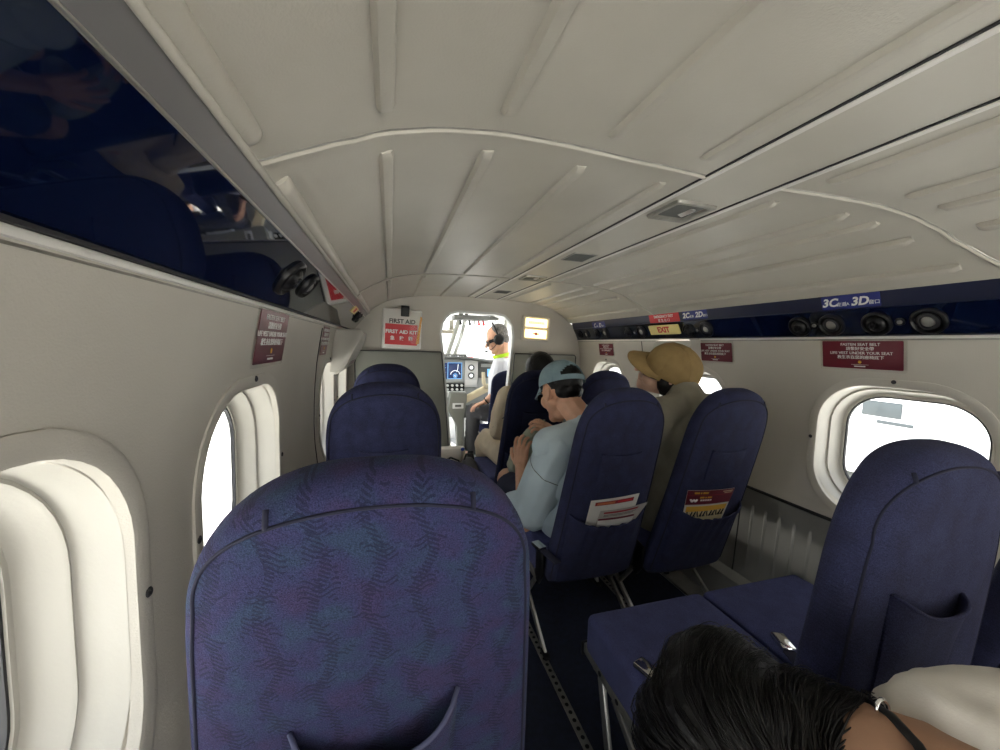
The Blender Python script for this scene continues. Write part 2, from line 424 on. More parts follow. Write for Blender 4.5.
for u in (U4, U5):                                   # aluminium edge strips of the centre panel, bright reflection painted in as white
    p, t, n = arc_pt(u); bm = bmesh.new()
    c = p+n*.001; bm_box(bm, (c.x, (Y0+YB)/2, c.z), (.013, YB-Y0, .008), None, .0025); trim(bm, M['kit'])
    bm = bmesh.new(); c = p+n*.0005-t*.0085; bm_box(bm, (c.x, (Y0+YB)/2, c.z), (.005, YB-Y0, .004)); trim(bm, M['rubber'])
for y in (-.70, S1, S2):                             # cross seams
    for u0, u1 in ((-.783, U4-.005), (U5+.005, .80)):
        bm = bmesh.new(); n = 30
        bm_tube(bm, [arc_pt(u0+(u1-u0)*k/n, .0005)[0]+Vector((0,y+dy(u0+(u1-u0)*k/n),0)) for k in range(n+1)], .0048, 8, flat=1.0); trim(bm, M['ceil'])
        bm = bmesh.new()
        bm_tube(bm, [arc_pt(u0+(u1-u0)*k/n, -.0005)[0]+Vector((0,y-.006+dy(u0+(u1-u0)*k/n),0)) for k in range(n+1)], .0022, 6); trim(bm, M['dalu'])

# fittings in the centre panel
def on_strip(uc, y, w, d):
    p, t, n = arc_pt(uc); return basis((p.x, y, p.z), t, n)
UM = (U4+U5)/2
def reading_light(y, label):
    r = empty('ceiling_light', (CX+UM, y, arc_z(UM)), label, 'light', 'square lamps in the ceiling strip')
    def fr(w, h, rr, z): return [Vector((a, b, -z)) for a, b in rrect(w, h, rr, 4)]
    bm = bmesh.new(); bm_loft(bm, [fr(.125,.125,.012,-.001), fr(.122,.122,.012,.006), fr(.104,.104,.010,.007), fr(.080,.080,.006,.001)], cap=False)
    obj('lamp_frame', bm, M['dalu'], r, True, 35)
    bm = bmesh.new(); bm_loft(bm, [fr(.083,.083,.006,.001), fr(.08,.08,.006,-.012), fr(.04,.04,.006,-.0125)]); obj('lamp_recess', bm, M['dpanel'], r, True, 35)
    bm = bmesh.new(); bm_box(bm, (.008,0,.004), (.04,.05,.008), Euler((0,.35,0)).to_matrix(), .003); obj('lamp_lens', bm, M['alu'], r, True, 35)
    return r
reading_light(.835, 'nearest square lamp in the ceiling strip, metal bezel')
reading_light(1.89, 'further square lamp in the ceiling strip, beyond the dark vent')
def vent(y, label):
    r = empty('ceiling_vent', (CX+UM, y, arc_z(UM)), label, 'vent', 'dark air vents in the ceiling strip')
    bm = bmesh.new()
    def fr(w, h, z): return [Vector((a, b, -z)) for a, b in rrect(w, h, .004, 2)]
    bm_loft(bm, [fr(.100,.13,-.001), fr(.099,.129,.003), fr(.09,.12,.0032), fr(.089,.119,.0005)], cap=False); obj('vent_frame', bm, M['dalu'], r, True, 30)
    bm = bmesh.new(); bm_box(bm, (0,0,.0), (.092,.122,.002))
    for k in range(9): bm_box(bm, (0,-.052+k*.013,-.0015), (.09,.004,.003), Euler((.5,0,0)).to_matrix())
    obj('grille', bm, M['dpanel'], r)
    return r
vent(1.385, 'nearer dark grille vent in the ceiling strip')
vent(2.45, 'further dark grille vent in the ceiling strip, above the cockpit door')

# ------------------------------------------------------------------ service panels along both sides
PBS = {-1:(.880,1.2285), 1:(.880,1.2155)}; PKS = {-1:(.8015,1.3246), 1:(.836,1.300)}; PTS = {-1:(.780,1.349), 1:(.818,1.354)}
PSU_Y0 = Y0
def psu(s, name):
    root = bpy.data.objects.new(name, None); COL.objects.link(root); root['kind'] = 'structure'; PB, PK, PT = PBS[s], PKS[s], PTS[s]; zb = PB[1]
    def strip(nm, a, b, m, th=.012, y0=PSU_Y0, y1=YB-.002):
        A, B = Vector((side(a[0],s),0,a[1])), Vector((side(b[0],s),0,b[1])); d = (B-A).normalized(); n = Vector((-d.z,0,d.x))
        if n.x*s < 0: n = -n
        loop = [A, B, B+n*th, A+n*th]
        bm = bmesh.new(); bm_loft(bm, [[p+Vector((0,y,0)) for p in loop] for y in (y0,y1)]); return obj(nm, bm, m, root)
    strip('service_panel', PB, PK, M['navy'])
    bm = bmesh.new(); A = Vector((side(PK[0],s),0,PK[1])); B = Vector((side(PT[0],s),0,PT[1])); o = Vector((s*.008,0,.010))
    loop = [A, B, B+o, A+o]; bm_loft(bm, [[p+Vector((0,y,0)) for p in loop] for y in (PSU_Y0,YB-.002)])
    obj('panel_band', bm, M['greyband'] if s < 0 else M['band'], root)  # left band in grey, right band in navy
    bm = bmesh.new(); bm_tube(bm, [(side(PK[0]-.001,s),PSU_Y0,PK[1]),(side(PK[0]-.001,s),YB-.002,PK[1])], .0022, 6); obj('edge_bead', bm, M['alu'] if s < 0 else M['band'], root, True)
    bm = bmesh.new(); bm_tube(bm, [(side(PT[0]-.003,s),PSU_Y0,PT[1]),(side(PT[0]-.003,s),YB-.002,PT[1])], .0045, 8); obj('top_bead', bm, M['ceil'], root, True)
    # lower rail: dark gap, light lip, grey line
    bm = bmesh.new(); bm_box(bm, (side(.879,s), (PSU_Y0+YB)/2, zb-.002), (.006, YB-PSU_Y0, .004)); obj('panel_gap', bm, M['rubber'], root)
    bm = bmesh.new(); bm_box(bm, (side(.8835,s), (PSU_Y0+YB)/2, zb-.0085), (.008, YB-PSU_Y0, .009), None, .003); obj('rail_lip', bm, M['kit'], root, True, 40)
    bm = bmesh.new(); bm_box(bm, (side(.887,s), (PSU_Y0+YB)/2, zb-.0155), (.006, YB-PSU_Y0, .005)); obj('rail_line', bm, M['dalu'], root)
    return root
psu(-1, 'trim_left'); psu(1, 'trim_right')

def low_pt(s, q, y, off=0):
    """point on the lower (gloss) face; q = 0 at the wall, 1 at the inner edge"""
    PB, PK = PBS[s], PKS[s]; u = PB[0]+(PK[0]-PB[0])*q; z = PB[1]+(PK[1]-PB[1])*q
    n = Vector((-s*(PK[1]-PB[1]),0,PK[0]-PB[0])).normalized()
    return Vector((side(u,s),y,z))+n*off, n
def up_pt(s, q, y, off=0):
    PK, PT = PKS[s], PTS[s]; u = PK[0]+(PT[0]-PK[0])*q; z = PK[1]+(PT[1]-PK[1])*q
    n = Vector((-s*(PT[1]-PK[1]),0,PT[0]-PK[0])).normalized()
    return Vector((side(u,s),y,z))+n*off, n

def nozzle(s, y, q, rad, kind, label, group):
    p, n = low_pt(s, q, y, 0)
    mx = basis(p, (0,1,0), n)
    r = empty({'air':'air_nozzle','lamp':'reading_lamp','spk':'loudspeaker','btn':'call_button'}[kind], p, label, {'air':'air vent','lamp':'lamp','spk':'loudspeaker','btn':'button'}[kind], group)
    inv = Matrix.Translation(-p) @ mx
    if kind == 'btn':
        lathe('button_ring', [(rad,0),(rad,.004),(rad*.7,.006),(rad*.62,.002),(0,.002)], inv, M['black'], r, 18)
        lathe('button_cap', [(rad*.5,.001),(rad*.5,.006),(rad*.3,.008),(0,.008)], inv, M['dalu'], r, 14)
    else:
        lathe('nozzle_ring', [(rad,0),(rad*1.0,.004),(rad*.95,.008),(rad*.84,.010),(rad*.78,.007),(rad*.70,.002),(0,.002)], inv, M['black'], r)
        if kind == 'air':
            lathe('nozzle_ball', [(rad*.66,.000),(rad*.64,.008),(rad*.50,.015),(rad*.34,.018),(rad*.30,.012),(rad*.12,.011),(0,.013)], inv, M['black'], r)
            bm = bmesh.new()
            for k in range(3): bm_box(bm, inv @ Vector((0,0,.0145)), (rad*.9,.004,.004), (inv.to_3x3() @ Euler((0,0,k*pi/3)).to_matrix()), .001)
            obj('nozzle_spokes', bm, M['black'], r)
        else:
            lathe('lamp_bezel', [(rad*.62,.0),(rad*.60,.008),(rad*.44,.010),(rad*.40,.004)], inv, M['rubber'], r)
            lathe('lamp_lens', [(rad*.42,.003),(rad*.36,.008),(rad*.2,.011),(0,.012)], inv, M['dalu'], r)
    return r
G = 'round nozzles under the service panel'
# right side: two pairs in each row
for rows in (0,1,2):
    pass
for y, q, k, rad, lb in ((1.056,.42,'air',.036,'black air nozzle above the right window, furthest of that row'),(.948,.44,'lamp',.037,'round reading lamp beside the furthest air nozzle over the window'),
                      (.821,.42,'air',.037,'black air nozzle just right of the middle of the 3C 3D panel'),(.700,.44,'lamp',.038,'nearest round reading lamp, at the right edge under 3C 3D'),
                      (1.605,.46,'air',.033,'black air nozzle right of the EXIT sign'),(1.492,.48,'lamp',.036,'round reading lamp right of the EXIT sign'),
                      (2.123,.5,'air',.033,'black air nozzle left of the EXIT sign'),(1.984,.5,'lamp',.036,'round reading lamp left of the EXIT sign'),
                      (2.77,.48,'air',.031,'furthest black air nozzle beside the bulkhead'),(2.66,.48,'lamp',.033,'round reading lamp nearest the bulkhead'),
                      (2.51,.5,'air',.031,'black air nozzle, third from the bulkhead'),(2.39,.52,'lamp',.034,'round reading lamp, fourth from the bulkhead')):
    nozzle(1, y, q, rad*1.1, k, lb, G)
for y, lb in ((1.003,'small call button between the two far nozzles over the window'),(.763,'small call button between the two near nozzles under 3C 3D'),(1.548,'small call button right of the EXIT sign'),(2.054,'small call button left of the EXIT sign')):
    nozzle(1, y, .45, .013, 'btn', lb, 'small call buttons under the service panel')
nozzle(-1, .91, .56, .044, 'air', 'larger black air nozzle under the left service panel', G)
nozzle(-1, 1.065, .62, .036, 'lamp', 'smaller black reading lamp under the left service panel', G)
nozzle(-1, 2.40, .74, .036, 'air', 'far left black air nozzle close to the bulkhead', G)
nozzle(-1, 2.53, .74, .036, 'lamp', 'far left black reading lamp close to the bulkhead', G)

# stickers on the bands
def flat_sign(name, o, xdir, n, w, h, m, label, cat, group=None, th=.002, rad=.004, poly=None):
    mx = basis(o, xdir, n); e = empty(name, o, label, cat, group); inv = Matrix.Translation(-Vector(o)) @ mx
    bm = bmesh.new(); ol = poly or rrect(w, h, rad, 3)
    bm_loft(bm, [[inv @ Vector((a,b,z)) for a, b in ol] for z in (-.001, th)]); obj('backing', bm, m, e)
    return e, inv @ Matrix.Translation((0,0,th+.0006))
def T(x, y): return Matrix.Translation((x, y, 0))
R_X = (0,-1,0)      # reading direction on the right side (towards the tail)
p, n = up_pt(1, .46, .882); e, mx = flat_sign('seat_row_sticker', p, R_X, n, .165, .046, M['blue'], 'blue sticker reading 3C 3D on the right service panel', 'sticker')
text_obj('lettering', '3C', .038, mx @ T(-.058,-.001), M['white'], e, shear=.25, bold=.0012); text_obj('lettering', '3D', .038, mx @ T(.028,-.002), M['white'], e, shear=.25, bold=.0012)
text_obj('lettering', '走道', .015, mx @ T(-.022,-.008), M['white'], e); text_obj('lettering', 'A', .013, mx @ T(-.004,-.008), M['white'], e)
text_obj('lettering', '窗口', .015, mx @ T(.067,-.008), M['white'], e)
p, n = up_pt(1, .52, 1.541); e, mx = flat_sign('seat_row_sticker', p, R_X, n, .155, .046, M['blue'], 'blue sticker reading 2C 2D right of the EXIT sign', 'sticker')
text_obj('lettering', '2C', .037, mx @ T(-.056,-.002), M['white'], e, shear=.25, bold=.0012); text_obj('lettering', '2D', .037, mx @ T(.028,-.002), M['white'], e, shear=.25, bold=.0012)
text_obj('lettering', '走道', .014, mx @ T(-.018,-.008), M['white'], e); text_obj('lettering', '窗口', .014, mx @ T(.066,-.008), M['white'], e)
p, n = up_pt(1, .30, 2.445); e, mx = flat_sign('seat_row_sticker', p, R_X, n, .17, .046, M['blue'], 'small far blue sticker on the service panel near the bulkhead', 'sticker')
text_obj('lettering', 'C', .040, mx @ T(-.05,-.002), M['white'], e, shear=.25, bold=.001); text_obj('lettering', 'D', .040, mx @ T(.022,-.002), M['white'], e, shear=.25, bold=.001)
text_obj('lettering', '走道', .013, mx @ T(-.018,-.008), M['white'], e); text_obj('lettering', '窗口', .013, mx @ T(.058,-.008), M['white'], e)
p, n = up_pt(1, .44, 1.762); e, mx = flat_sign('emergency_exit_sign', p, R_X, n, .235, .050, M['red'], 'red EMERGENCY EXIT sign on the right service panel above the yellow EXIT sign', 'sign')
text_obj('lettering', 'EMERGENCY EXIT', .0205, mx @ T(0,.0105), M['white'], e, bold=.0004, sx=.92); text_obj('lettering', '緊 急 出 口', .019, mx @ T(0,-.0125), M['white'], e)
p, n = low_pt(1, .62, 1.768, .004); n2 = Vector((-.80,0,-.42)).normalized()
e, mx = flat_sign('exit_sign', p+Vector((-.008,0,-.004)), R_X, n2, .235, .056, M['yellow'], 'pale yellow EXIT sign under the red sign, above the tan cap', 'sign', th=.006)
text_obj('lettering', 'EXIT', .046, mx @ T(0,0), M['red'], e, bold=.0016)
# left side emergency signs
L_X = (0,1,0)
p, n = low_pt(-1, .90, 2.12, .002); e, mx = flat_sign('exit_sign', p, L_X, n, .20, .040, M['yellow'], 'yellow EXIT sign at the far end of the left service panel', 'sign')
text_obj('lettering', 'EXIT', .034, mx, M['red'], e, bold=.0014)

# maroon placards on the walls
def placard(s, y, z, w, h, label):
    u = lerp_prof(WALL, z); dz = .03; du = lerp_prof(WALL, z+dz)-lerp_prof(WALL, z-dz)
    n = Vector((-s*2*dz,0,du)).normalized()
    p = Vector((side(u,s), y, z))+n*.0015
    e, mx = flat_sign('placard', p, (0,-s,0), n, w+.016, h+.016, M['clear'], label, 'sign', 'maroon safety placards on the walls', th=.0015, rad=.006)
    bm = bmesh.new(); bm_loft(bm, [[mx @ Vector((a,b,zz)) for a, b in rrect(w,h,.003,2)] for zz in (-.0004,.0006)]); obj('placard_face', bm, M['maroon'], e)
    m2 = mx @ T(0,0) @ Matrix.Translation((0,0,.0012)); k = h/.096
    text_obj('lettering', 'FASTEN SEAT BELT', .0135*k, m2 @ T(0,.036*k), M['white'], e)
    text_obj('lettering', '請繫好安全帶', .0135*k, m2 @ T(0,.021*k), M['white'], e)
    text_obj('lettering', 'LIFE VEST UNDER YOUR SEAT', .0135*k, m2 @ T(0,.006*k), M['white'], e)
    text_obj('lettering', '救生衣在您的座椅底下', .0135*k, m2 @ T(0,-.009*k), M['white'], e)
    lathe('emblem', [(.0052*k,0),(.0048*k,.0008),(0,.0008)], m2 @ T(0,-.025*k), M['gold'], e, 12)
    bm = bmesh.new(); bm_box(bm, m2 @ Vector((0,-.034*k,0)), (.0008,.05*k,.0008)); bm_box(bm, m2 @ Vector((0,-.040*k,0)), (.0008,.032*k,.0035*k)); obj('small_print', bm, M['white'], e)
    return e
placard(1, .875, 1.150, .226, .094, 'maroon FASTEN SEAT BELT placard above the nearest right window')
placard(1, 1.465, 1.145, .190, .090, 'maroon placard right of the tan cap on the right wall')
placard(1, 2.43, 1.140, .185, .085, 'furthest maroon placard on the right wall by the bulkhead')
placard(-1, .985, 1.155, .215, .118, 'maroon placard with a curled clear corner on the left wall, nearest')
placard(-1, 1.72, 1.150, .150, .118, 'maroon placard on the left wall beside the cream emergency exit cover')

# emergency exit covers: cream wedge housings under the service panels
def exit_cover(s, y0, y1, label):
    e = empty('exit_handle_cover', (side(.88,s), (y0+y1)/2, 1.1), label, 'cover')
    P = [(.893,1.212),(.775,1.212),(.760,1.195),(.770,1.150),(.835,1.02),(.885,.985),(.915,.985)]
    if s > 0: P = [(.893,1.212),(.83,1.212),(.818,1.20),(.822,1.17),(.865,1.07),(.90,1.055),(.912,1.055)]
    def rg(y, k): 
        c = Vector((.89, 1.12)); return [Vector((side(c.x+(u-c.x)*k,s)-e.location.x, y-e.location.y, c.y+(z-c.y)*k-e.location.z)) for u, z in P]
    bm = bmesh.new(); bm_loft(bm, [rg(y0,.90), rg(y0+.012,1), rg(y1-.05,1), rg(y1,.8)]); o = obj('cover_shell', bm, M['reveal'], e, True, 40)
    if s < 0:
        bm = bmesh.new(); pts = [(.775,1.160),(.832,1.030)]
        ring = [Vector((side(u-.0015,s)-e.location.x, y-e.location.y, z-e.location.z)) for (u,z),y in ((pts[0],y0+.02),(pts[0],y1-.08),(pts[1],y1-.08),(pts[1],y0+.02))]
        f = [bm.verts.new(p) for p in ring]; g = [bm.verts.new(p+Vector((.0015,0,-.0008))) for p in ring]
        bm.faces.new(f); bm.faces.new(g[::-1])
        for k in range(4): bm.faces.new((f[k],f[(k+1)%4],g[(k+1)%4],g[k]))
        obj('cover_placard', bm, M['maroon'], e)
    return e
exit_cover(-1, 2.0, 2.36, 'cream emergency exit handle cover on the left wall')
exit_cover(1, 1.55, 1.84, 'cream emergency exit cover behind the tan cap')
# outline joints of the emergency hatches
def hatch(s, y0, y1, i):
    bm = bmesh.new()
    for y in (y0, y1):
        bm_tube(bm, [Vector((side(u-.0005,s), y, z)) for u, z in WALL if z < 1.22], .0022, 6)
    trim(bm, M['rubber'])
hatch(-1, 1.62, 2.30, 1); hatch(1, 1.60, 2.02, 2)
# ------------------------------------------------------------------ front bulkhead, partitions, door frame
DX0, DX1, DTOP = .368, .938, 1.400
def door_outline(g=0):
    pts = [(.478-g,-.02),(.380-g,1.08),(.362-g,1.22)]
    pts += [(.372-g*.9,1.300),(.400-g*.8,1.350+g*.4),(.440-g*.5,1.385+g*.8),(.50,1.400+g)]
    pts += [(.80,1.400+g),(.865+g*.5,1.385+g*.8),(.905+g*.8,1.350+g*.4),(.932+g*.9,1.300),(.943+g,1.22),(.935+g,1.08),(.845+g,-.02)]
    return pts
bm = bmesh.new(); out = [(CX-.90,0)]+[(CX-u, z) for u, z in WALL if z < 1.3]
out = [(CX-.93,0),(CX-.93,1.30)]+[(CX-.80,1.345)]+[(CX+u, arc_z(u)+.01) for u in [-.778+1.556*k/30 for k in range(31)]]+[(CX+.80,1.345),(CX+.93,1.30),(CX+.93,0)]
bm_loft(bm, [[Vector((x,y,z)) for x, z in out] for y in (YB, YB+.03)])
cb = bmesh.new(); bm_loft(cb, [[Vector((x,y,z)) for x, z in door_outline()] for y in (YB-.1, YB+.2)])
struct(boolean_cut(bm, [cb], M['wall'], 'wall_front'))
bm = bmesh.new()
o0, o1 = door_outline(.006), door_outline(-.012)
bm_loft(bm, [[Vector((x,y,z)) for x, z in o] for o, y in ((o0,YB-.006),(o1,YB-.008),(o1,YB+.045),(o0,YB+.045))], cap=False)
trim(bm, M['frame'])
def partition(pts, y0, y1, label):
    x0 = sum(p[0] for p in pts)/len(pts)
    e = empty('partition', (x0, y1, 0), label, 'partition')
    bm = bmesh.new(); bm_loft(bm, [[Vector((x-x0,y-y1,z)) for x, z in pts] for y in (y0,y1)])
    bmesh.ops.bevel(bm, geom=[ed for ed in bm.edges], offset=.006, segments=2, affect='EDGES')
    obj('panel', bm, M['part'], e, True, 40)
    bm = bmesh.new(); bm_tube(bm, [Vector((x-x0,y0-y1-.001,z)) for x, z in pts], .004, 6, closed=True); obj('edging', bm, M['rubber'], e, True)
    return e
partition([(CX-.865,.012),(CX-.86,.45),(CX-.868,1.0),(-.225,1.075),(-.205,1.090),(.362,1.090),(.372,1.082),(.462,.012)], YB-.035, YB-.004, 'grey waist-high partition on the left of the cockpit doorway')
partition([(.865,.012),(.945,1.082),(.953,1.088),(CX+.835,1.085),(CX+.85,1.07),(CX+.845,.45),(CX+.845,.012)], YB-.035, YB-.004, 'grey waist-high partition on the right of the cockpit doorway')

# first aid kit on the bulkhead
e = empty('first_aid_kit', (.077, YB-.002, 1.10), 'white FIRST AID KIT case with a red label and black latch on the bulkhead', 'first aid kit', rz=-.0); e.rotation_euler = (0,.035,0)
bm = bmesh.new(); bm_box(bm, (0,-.04,.147), (.272,.08,.285), None, .014, 3); obj('case', bm, M['kit'], e, True, 40)
bm = bmesh.new(); bm_box(bm, (.016,-.083,.275), (.058,.014,.075), None, .004); bm_box(bm, (.016,-.045,.294), (.058,.08,.012), None, .004); obj('latch', bm, M['black'], e, True, 40)
FR = basis((0,-.0806,0), (1,0,0), (0,-1,0))
bm = bmesh.new(); bm_box(bm, (-.004,-.0815,.108), (.222,.0025,.145)); obj('label_sheet', bm, M['red'], e)
text_obj('lettering', 'FIRST AID', .042, FR @ T(0,.200), M['black'], e, bold=.001)
text_obj('lettering', 'FIRST AID KIT', .0355, FR @ Matrix.Translation((-.004,.126,.003)), M['white'], e, bold=.0012)
for k, ch in enumerate('急救箱'): text_obj('lettering', ch, .032, FR @ Matrix.Translation((-.064+.062*k,.080,.003)), M['white'], e, bold=.0006)
bm = bmesh.new(); bm_loft(bm, [[Vector((a,y,b)) for a, b in ((.098,.045),(.120,.05),(.136,.235),(.124,.245))] for y in (-.0905,-.082)]); obj('orange_tag', bm, M['orange'], e)
bm = bmesh.new(); bm_loft(bm, [[Vector((a+.095,y,b+.16)) for a, b in rrect(.085,.22,.01,3)] for y in (-.0935,-.0925)]); obj('clear_sleeve', bm, glass_mat('thin_film', (.97,.97,.96), .012), e)

# lit seat belt sign
e = empty('cabin_sign', (1.122, YB-.002, 1.195), 'lit two-strip cabin sign in a cream frame right of the cockpit doorway', 'sign'); e.rotation_euler = (0,.045,0)
bm = bmesh.new()
def fr2(w, h, r, y): return [Vector((a, y, b+.098)) for a, b in rrect(w, h, r, 4)]
bm_loft(bm, [fr2(.245,.205,.022,0), fr2(.245,.205,.022,-.018), fr2(.232,.192,.018,-.024), fr2(.212,.172,.012,-.022), fr2(.205,.165,.010,-.012)]); obj('sign_frame', bm, M['wall'], e, True, 35)
for z in (.142,.054):
    bm = bmesh.new(); bm_box(bm, (0,-.0175,z), (.185,.009,.066), None, .004); obj('lit_strip', bm, M['lamp'], e, True, 40)
    bm = bmesh.new()
    if z > .1:
        for k in range(9): bm_box(bm, (-.062+k*.0155,-.0228,z), (.010,.0012,.020))
    else:
        bm_box(bm, (0,-.0228,z), (.050,.0012,.010)); bm_box(bm, (0,-.0230,z), (.016,.0012,.024))
    obj('sign_print', bm, M['white'] if z > .1 else M['red'], e)

# ------------------------------------------------------------------ cockpit
def cx_box(name, x0, x1, y0, y1, z0, z1, m, parent=None, bev=.004):
    return box(name, ((x0+x1)/2,(y0+y1)/2,(z0+z1)/2), (x1-x0,y1-y0,z1-z0), m, parent, bev)
# shell below and above the windscreens
for s, nm in ((-1,'wall_cockpit_left'),(1,'wall_cockpit_right')):
    bm = bmesh.new(); P = [(.80,0),(.86,.4),(.84,.78),(.87,.78),(.89,.4),(.83,0)]
    bm_loft(bm, [[Vector((CX+s*(u-k), y, z)) for u, z in P] for y, k in ((YB+.03,0),(3.6,.02),(4.5,.22))]); struct(obj(nm, bm, M['panel'], None, True, 40))
bm = bmesh.new()
bm_loft(bm, [[Vector((CX+u*k, y, z0)) for u, z0 in [(-.72,a-.09),(-.5,a-.02),(0,a),(.5,a-.02),(.72,a-.09),(.72,a-.06),(.5,a+.01),(0,a+.03),(-.5,a+.01),(-.72,a-.06)]] for y, k, a in ((YB+.03,1,1.52),(3.5,.95,1.53),(4.05,.85,1.49))])
struct(obj('ceiling', bm, M['frame'], None, True, 40))
def post(pts, r, m=None): 
    bm = bmesh.new(); bm_tube(bm, pts, r, 8); trim(bm, m or M['part'])
post([(.655,4.42,1.03),(.70,4.28,1.25),(.74,4.05,1.49)], .026); post([(.735,4.42,1.03),(.785,4.28,1.25),(.80,4.05,1.49)], .020)
for s in (-1,1): post([(CX+s*.62,4.30,.95),(CX+s*.60,4.05,1.30),(CX+s*.58,3.9,1.44)], .022)
bm = bmesh.new(); bm_tube(bm, [(CX-.62,4.32,1.02),(CX-.3,4.42,1.04),(CX,4.45,1.045),(CX+.3,4.42,1.04),(CX+.62,4.32,1.02)], .014, 8); trim(bm, M['frame'])
# nose ahead of the windscreen
bm = bmesh.new(); bm_loft(bm, [[Vector((CX+w*cos(a), y, zc+hh*sin(a))) for a in [2*pi*k/20 for k in range(20)]] for y, w, hh, zc in ((4.46,.66,.52,.50),(4.9,.55,.42,.48),(5.4,.35,.30,.45),(5.7,.10,.10,.42))])
struct(obj('aircraft_nose', bm, M['extwall'], None, True, 50))
# windscreen panes
for x0, x1 in ((.05,.66),(.74,1.22)):
    bm = bmesh.new(); bm_loft(bm, [[Vector((x0,4.40,1.045)),Vector((x1,4.40,1.045)),Vector((x1,4.03,1.47)),Vector((x0,4.03,1.47))],[Vector((x0,4.404,1.049)),Vector((x1,4.404,1.049)),Vector((x1,4.034,1.474)),Vector((x0,4.034,1.474))]])
    struct(obj('window_%d' % wi, bm, M['glass'])); wi += 1
# wiper seen through the windscreen
bm = bmesh.new(); bm_tube(bm, [(.80,4.47,1.28),(.90,4.53,1.16),(.96,4.56,1.09)], .005, 6); o = obj('trim_60', bm, M['dalu'], None, True); struct(o)

# instrument panel
e = empty('instrument_panel', (CX, 3.93, .45), 'cockpit instrument panel with a blue flight display, seen through the doorway', 'instrument panel')
def ip(name, x0, x1, z0, z1, m, d=0, th=.012, bev=.003):   # box standing d in front of the panel face
    return box(name, ((x0+x1)/2-CX, -.03-d-th/2, (z0+z1)/2-.45), (x1-x0, th, z1-z0), m, e, bev)
bm = bmesh.new(); bm_box(bm, (0,0,.24), (1.24,.06,.62), None, .01); obj('panel_board', bm, M['panel'], e, True, 40)
bm = bmesh.new(); bm_loft(bm, [[Vector((x-CX, y, z-.45)) for y, z in ((0,1.035-q),(-.14,1.022-q),(-.15,1.010-q),(-.14,1.0-q),(0,1.005-q))] for x, q in ((.02,.03),(.25,.0),(.63,.0),(.80,.01),(1.02,.04),(1.24,.09))]); obj('glareshield', bm, M['dpanel'], e, True, 40)
ip('display_bezel', .495,.752,.752,.992,M['panel'],.0,.016)
w = ip('annunciator_strip', .50,.765,.997,1.045,M['dpanel'],.0,.05)
for k in range(9): box('annunciator', (.515+k*.027-CX, -.083, 1.02-.45), (.016,.004,.022), M['lmark'] if k % 3 == 0 else M['panel'], w.parent, .001)
for x in (.785,.822): box('warning_light', (x-CX,-.088,1.008-.45), (.030,.012,.024), M['red'], e, .003)
d = ip('main_display', .578,.722,.792,.956,M['screen'],.016,.004,.001)
def arc_mark(name, cx, cz, r, a0, a1, th, m, par=e, d=-.0515):
    bm = bmesh.new(); n = 20
    bm_tube(bm, [(cx-CX+r*cos(radians(a0+(a1-a0)*k/n)), d, cz-.45+r*sin(radians(a0+(a1-a0)*k/n))) for k in range(n+1)], th, 6); return obj(name, bm, m, par, True)
arc_mark('compass_arc', .655,.826,.050,10,170,.0035,M['lmark']); arc_mark('compass_rose', .655,.822,.020,0,350,.0028,M['cyan']); arc_mark('compass_rose', .655,.822,.008,0,350,.0025,M['lmark'])
bm = bmesh.new(); bm_tube(bm, [(.668-CX,-.0515,.862-.45),(.680-CX,-.0515,.89-.45),(.685-CX,-.0515,.945-.45)], .003, 6); obj('course_line', bm, M['lmark'], e, True)
bm = bmesh.new()
for a in (('x',.578,.722,.956),('x',.578,.722,.792)): bm_box(bm, (.65-CX,-.0515,a[3]-.45), (.146,.002,.004))
for x in (.578,.722): bm_box(bm, (x-CX,-.0515,.874-.45), (.004,.002,.166))
obj('display_border', bm, M['cyan'], e)
ip('side_display', .506,.570,.785,.955,M['screen'],.016,.004,.001)
for k, z in enumerate((.93,.905,.875,.855,.83,.80)): box('readout', (.536-CX,-.0515,z-.45), (.040 if k % 2 else .028,.002,.008), M['cyan'], e, 0)
ip('centre_panel', .757,.897,.700,.985,M['frame'],.0,.018)
for z in (.908,.823):
    mx = basis((.825-CX,-.048,z-.45),(1,0,0),(0,-1,0))
    lathe('gauge', [(.034,0),(.034,.008),(.028,.010),(.026,.005),(0,.005)], mx, M['dpanel'], e, 24); lathe('gauge_face', [(.020,.004),(.018,.0062),(0,.0062)], mx, M['lmark'], e, 18)
ip('label_plate', .765,.888,.722,.775,M['white'],.018,.003)
ip('radio_stack', .906,1.20,.80,.965,M['dpanel'],.0,.02)
ip('radio_face', .93,1.13,.915,.95,M['panel'],.02,.004)
ip('radio_screen', 1.0,1.06,.815,.895,M['cyan'],.02,.003,.001)
kp = ip('switch_panel', .545,.755,.655,.742,M['black'],.0,.02)
for k in range(4):
    for r_ in range(2): lathe('knob', [(.014,0),(.013,.018),(.009,.020),(0,.020)], basis((.575+k*.050-CX,-.05,.72-.042*r_-.45),(1,0,0),(0,-1,0)), M['frame'], e, 14)
ip('white_shelf', .50,.76,.60,.66,M['frame'],.0,.06)

